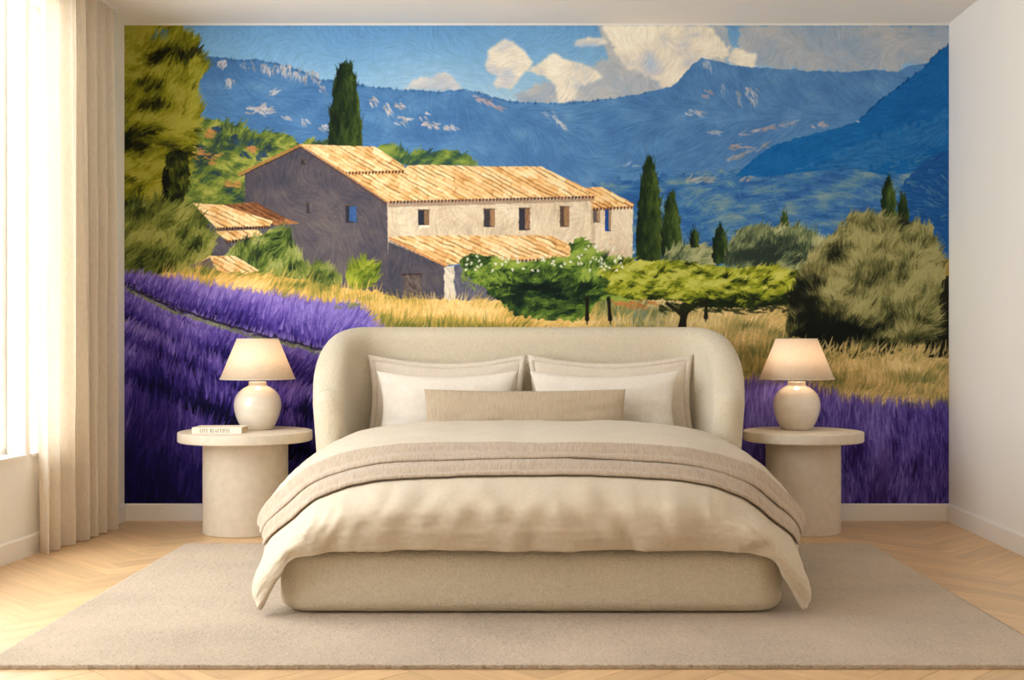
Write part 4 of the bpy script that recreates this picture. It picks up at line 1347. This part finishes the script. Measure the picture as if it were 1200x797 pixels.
# ------------------------------------------------------------------ book
Mp = Mat('book_pages', .9)
Mp.color(Mp.ramp(Mp.noise(Mp.coord('Object', (2, 2, 500)), 1.0, 2), [(.3, lin((196, 172, 136))), (.7, lin((228, 208, 176)))]))
M_COVER = paint('book_cover', (238, 228, 208), .5)
M_INK = paint('title_ink', (66, 52, 40), .7)
def letter(ch):
    """serif capitals as polygons in a unit-high box: (polygons, width)"""
    def r(x0, y0, x1, y1): return [(x0, y0), (x1, y0), (x1, y1), (x0, y1)]
    s = .06
    def stem(x, w=.16): return [r(x, 0, x + w, 1), r(x - .07, 0, x + w + .07, s), r(x - .07, 1 - s, x + w + .07, 1)]
    if ch == 'L': return stem(.09) + [r(.2, 0, .62, s), r(.57, 0, .62, .26)], .68
    if ch == 'I': return stem(.09), .34
    if ch == 'E': return stem(.09) + [r(.2, 0, .60, s), r(.55, 0, .60, .24), r(.2, 1 - s, .58, 1), r(.53, .78, .58, 1), r(.2, .48, .46, .54), r(.42, .40, .46, .62)], .68
    if ch == 'F': return stem(.09) + [r(.2, 1 - s, .58, 1), r(.53, .76, .58, 1), r(.2, .47, .46, .53), r(.42, .38, .46, .62)], .64
    if ch == 'T': return [r(.26, 0, .42, 1), r(.19, 0, .49, s), r(.02, 1 - s, .66, 1), r(.02, .76, .07, 1), r(.61, .76, .66, 1)], .70
    if ch == 'V': return [[(.06, 1), (.24, 1), (.42, .2), (.36, 0)], [(.36, 0), (.42, .1), (.64, 1), (.58, 1)], r(0, 1 - s, .3, 1), r(.5, 1 - s, .72, 1)], .72
    if ch == 'A': return [[(.06, 0), (.12, 0), (.36, .86), (.36, 1)], [(.36, 1), (.32, .8), (.50, 0), (.68, 0)], r(0, 0, .2, s), r(.44, 0, .74, s), r(.2, .3, .54, .36)], .76
    if ch == 'U':
        p = [r(.08, .3, .24, 1), r(.0, 1 - s, .31, 1), r(.54, .3, .60, 1), r(.46, 1 - s, .68, 1)]
        for k in range(6):
            a0, a1 = math.pi + math.pi * k / 6, math.pi + math.pi * (k + 1) / 6
            w0, w1 = .16 - .10 * k / 6, .16 - .10 * (k + 1) / 6
            q = lambda a, w: ((.34 + (.26 - 0) * math.cos(a), .3 + .3 * math.sin(a)), (.34 + (.26 - w) * math.cos(a), .3 + (.3 - max(.05, w * .8)) * math.sin(a)))
            (a, b), (c, d) = q(a0, w0), q(a1, w1)
            p.append([a, c, d, b])
        return p, .70
    if ch == 'B':
        p = stem(.09)[:1] + [r(.02, 0, .3, s), r(.02, 1 - s, .3, 1), r(.2, .5, .36, .55)]
        for cy, R, rx in ((.765, .235, .20), (.265, .265, .26)):
            for k in range(6):
                a0, a1 = -math.pi / 2 + math.pi * k / 6, -math.pi / 2 + math.pi * (k + 1) / 6
                t0, t1 = .05 + .10 * math.sin(math.pi * k / 6), .05 + .10 * math.sin(math.pi * (k + 1) / 6)
                q = lambda a, t: ((.3 + rx * math.cos(a), cy + R * math.sin(a)), (.3 + (rx - t) * math.cos(a), cy + (R - .05) * math.sin(a)))
                (a, b), (c, d) = q(a0, t0), q(a1, t1)
                p.append([a, c, d, b])
        return p, .66
    return [], .40
def make_book():
    x0, x1, y0, y1, z0, z1 = -1.662, -1.416, 5.706, 5.862, .514, .546
    root = tag(empty('book', (x0, y0, z0)), 'cream hardback book lying in front of the lamp, title on its spine', 'book')
    pl = (x0, y0, z0)
    c = .003
    to_parent(box('back_cover', (x0, y0 + .002, z0), (x1, y1, z0 + c), M_COVER, root, .0008), pl)
    to_parent(box('front_cover', (x0, y0 + .002, z1 - c), (x1, y1, z1), M_COVER, root, .0008), pl)
    sp = to_parent(box('spine', (x0, y0, z0), (x1, y0 + .004, z1), M_COVER, root, .001), pl)
    to_parent(box('pages', (x0 + .004, y0 + .003, z0 + c * .8), (x1 - .005, y1 - .005, z1 - c * .8), Mp.m, root), pl)
    txt = 'LIVE BEAUTIFUL'
    ws = [letter(ch)[1] + .12 for ch in txt]
    hgt = .019
    tw = .152
    kx = tw / sum(ws)
    xx = x0 + .040
    vs, fs = [], []
    for ch, w in zip(txt, ws):
        for p in letter(ch)[0]:
            b = len(vs)
            vs += [(xx + q[0] * kx, y0 - .0004, z0 + .0065 + q[1] * hgt) for q in p]
            fs.append(tuple(range(b, b + len(p))))
        xx += w * kx
    t = mesh_obj('title_lettering', vs, fs, M_INK, root)
    to_parent(t, pl)
    t['label'] = 'dark serif capitals reading LIVE BEAUTIFUL'
make_book()

# ------------------------------------------------------------------ curtain on its ceiling track
def make_curtain():
    A, B = Vector((-2.210, 5.215)), Vector((-2.142, 5.925))
    T = (B - A).normalized(); Nn = Vector((T.y, -T.x))
    if Nn.x < 0: Nn = -Nn
    ns, nz = 260, 60
    zt, zb = ZC - .012, .008
    def pt(s, z):
        h = (z - zb) / (zt - zb)
        nf = 6.0
        ph = 2 * math.pi * nf * (s + .018 * math.sin(7 * s + 1.0))
        amp = .037 * (.62 + .38 * min(1, (1 - h) * 2.2)) * (1 + .25 * math.sin(11 * s + 2))
        wv = math.sin(ph) + .22 * math.sin(2 * ph + .6 + 1.2 * h) + .10 * math.sin(3.3 * ph + 4 * h)
        dr = .010 * mnoise.noise((s * 6, h * 2.2, 5)) + .004 * mnoise.noise((s * 30, h * 5, 2))
        sl = s + .010 * math.cos(ph) + .012 * (1 - h) * 0
        p = A + T * (sl * (B - A).length) + Nn * (amp * wv + dr)
        return (p.x, p.y, z)
    S, Zs = np.linspace(0, 1, ns), np.linspace(zb, zt, nz)
    vs = [pt(s, z) for z in Zs for s in S]
    cur = mesh_obj('curtain', vs, grid_faces(nz, ns), M_CURT, None, True)
    tag(cur, 'floor-length beige linen curtain hanging in folds beside the window', 'curtain')
    hv = []
    for z in (zb - .003, zb + .05):
        for s in S:
            p = Vector(pt(s, z)); hv.append((p.x + Nn.x * .0015, p.y + Nn.y * .0015, z))
    mesh_obj('hem', hv, grid_faces(2, ns), M_CURT, cur, True)
    bm = bmesh.new()
    pts = []
    a, b = A - T * .6, B + T * .06
    for z in (ZC - .014, ZC + .002):
        for p, o in ((a, -.014), (b, -.014), (b, .014), (a, .014)):
            pts.append(bm.verts.new((p.x + Nn.x * o, p.y + Nn.y * o, z)))
    for f in ((0, 1, 2, 3), (4, 5, 6, 7), (0, 1, 5, 4), (1, 2, 6, 5), (2, 3, 7, 6), (3, 0, 4, 7)):
        bm.faces.new([pts[i] for i in f])
    tag(bm_obj('curtain_track', bm, M_TRIM), 'slim white curtain track on the ceiling above the curtain', 'curtain track')
make_curtain()
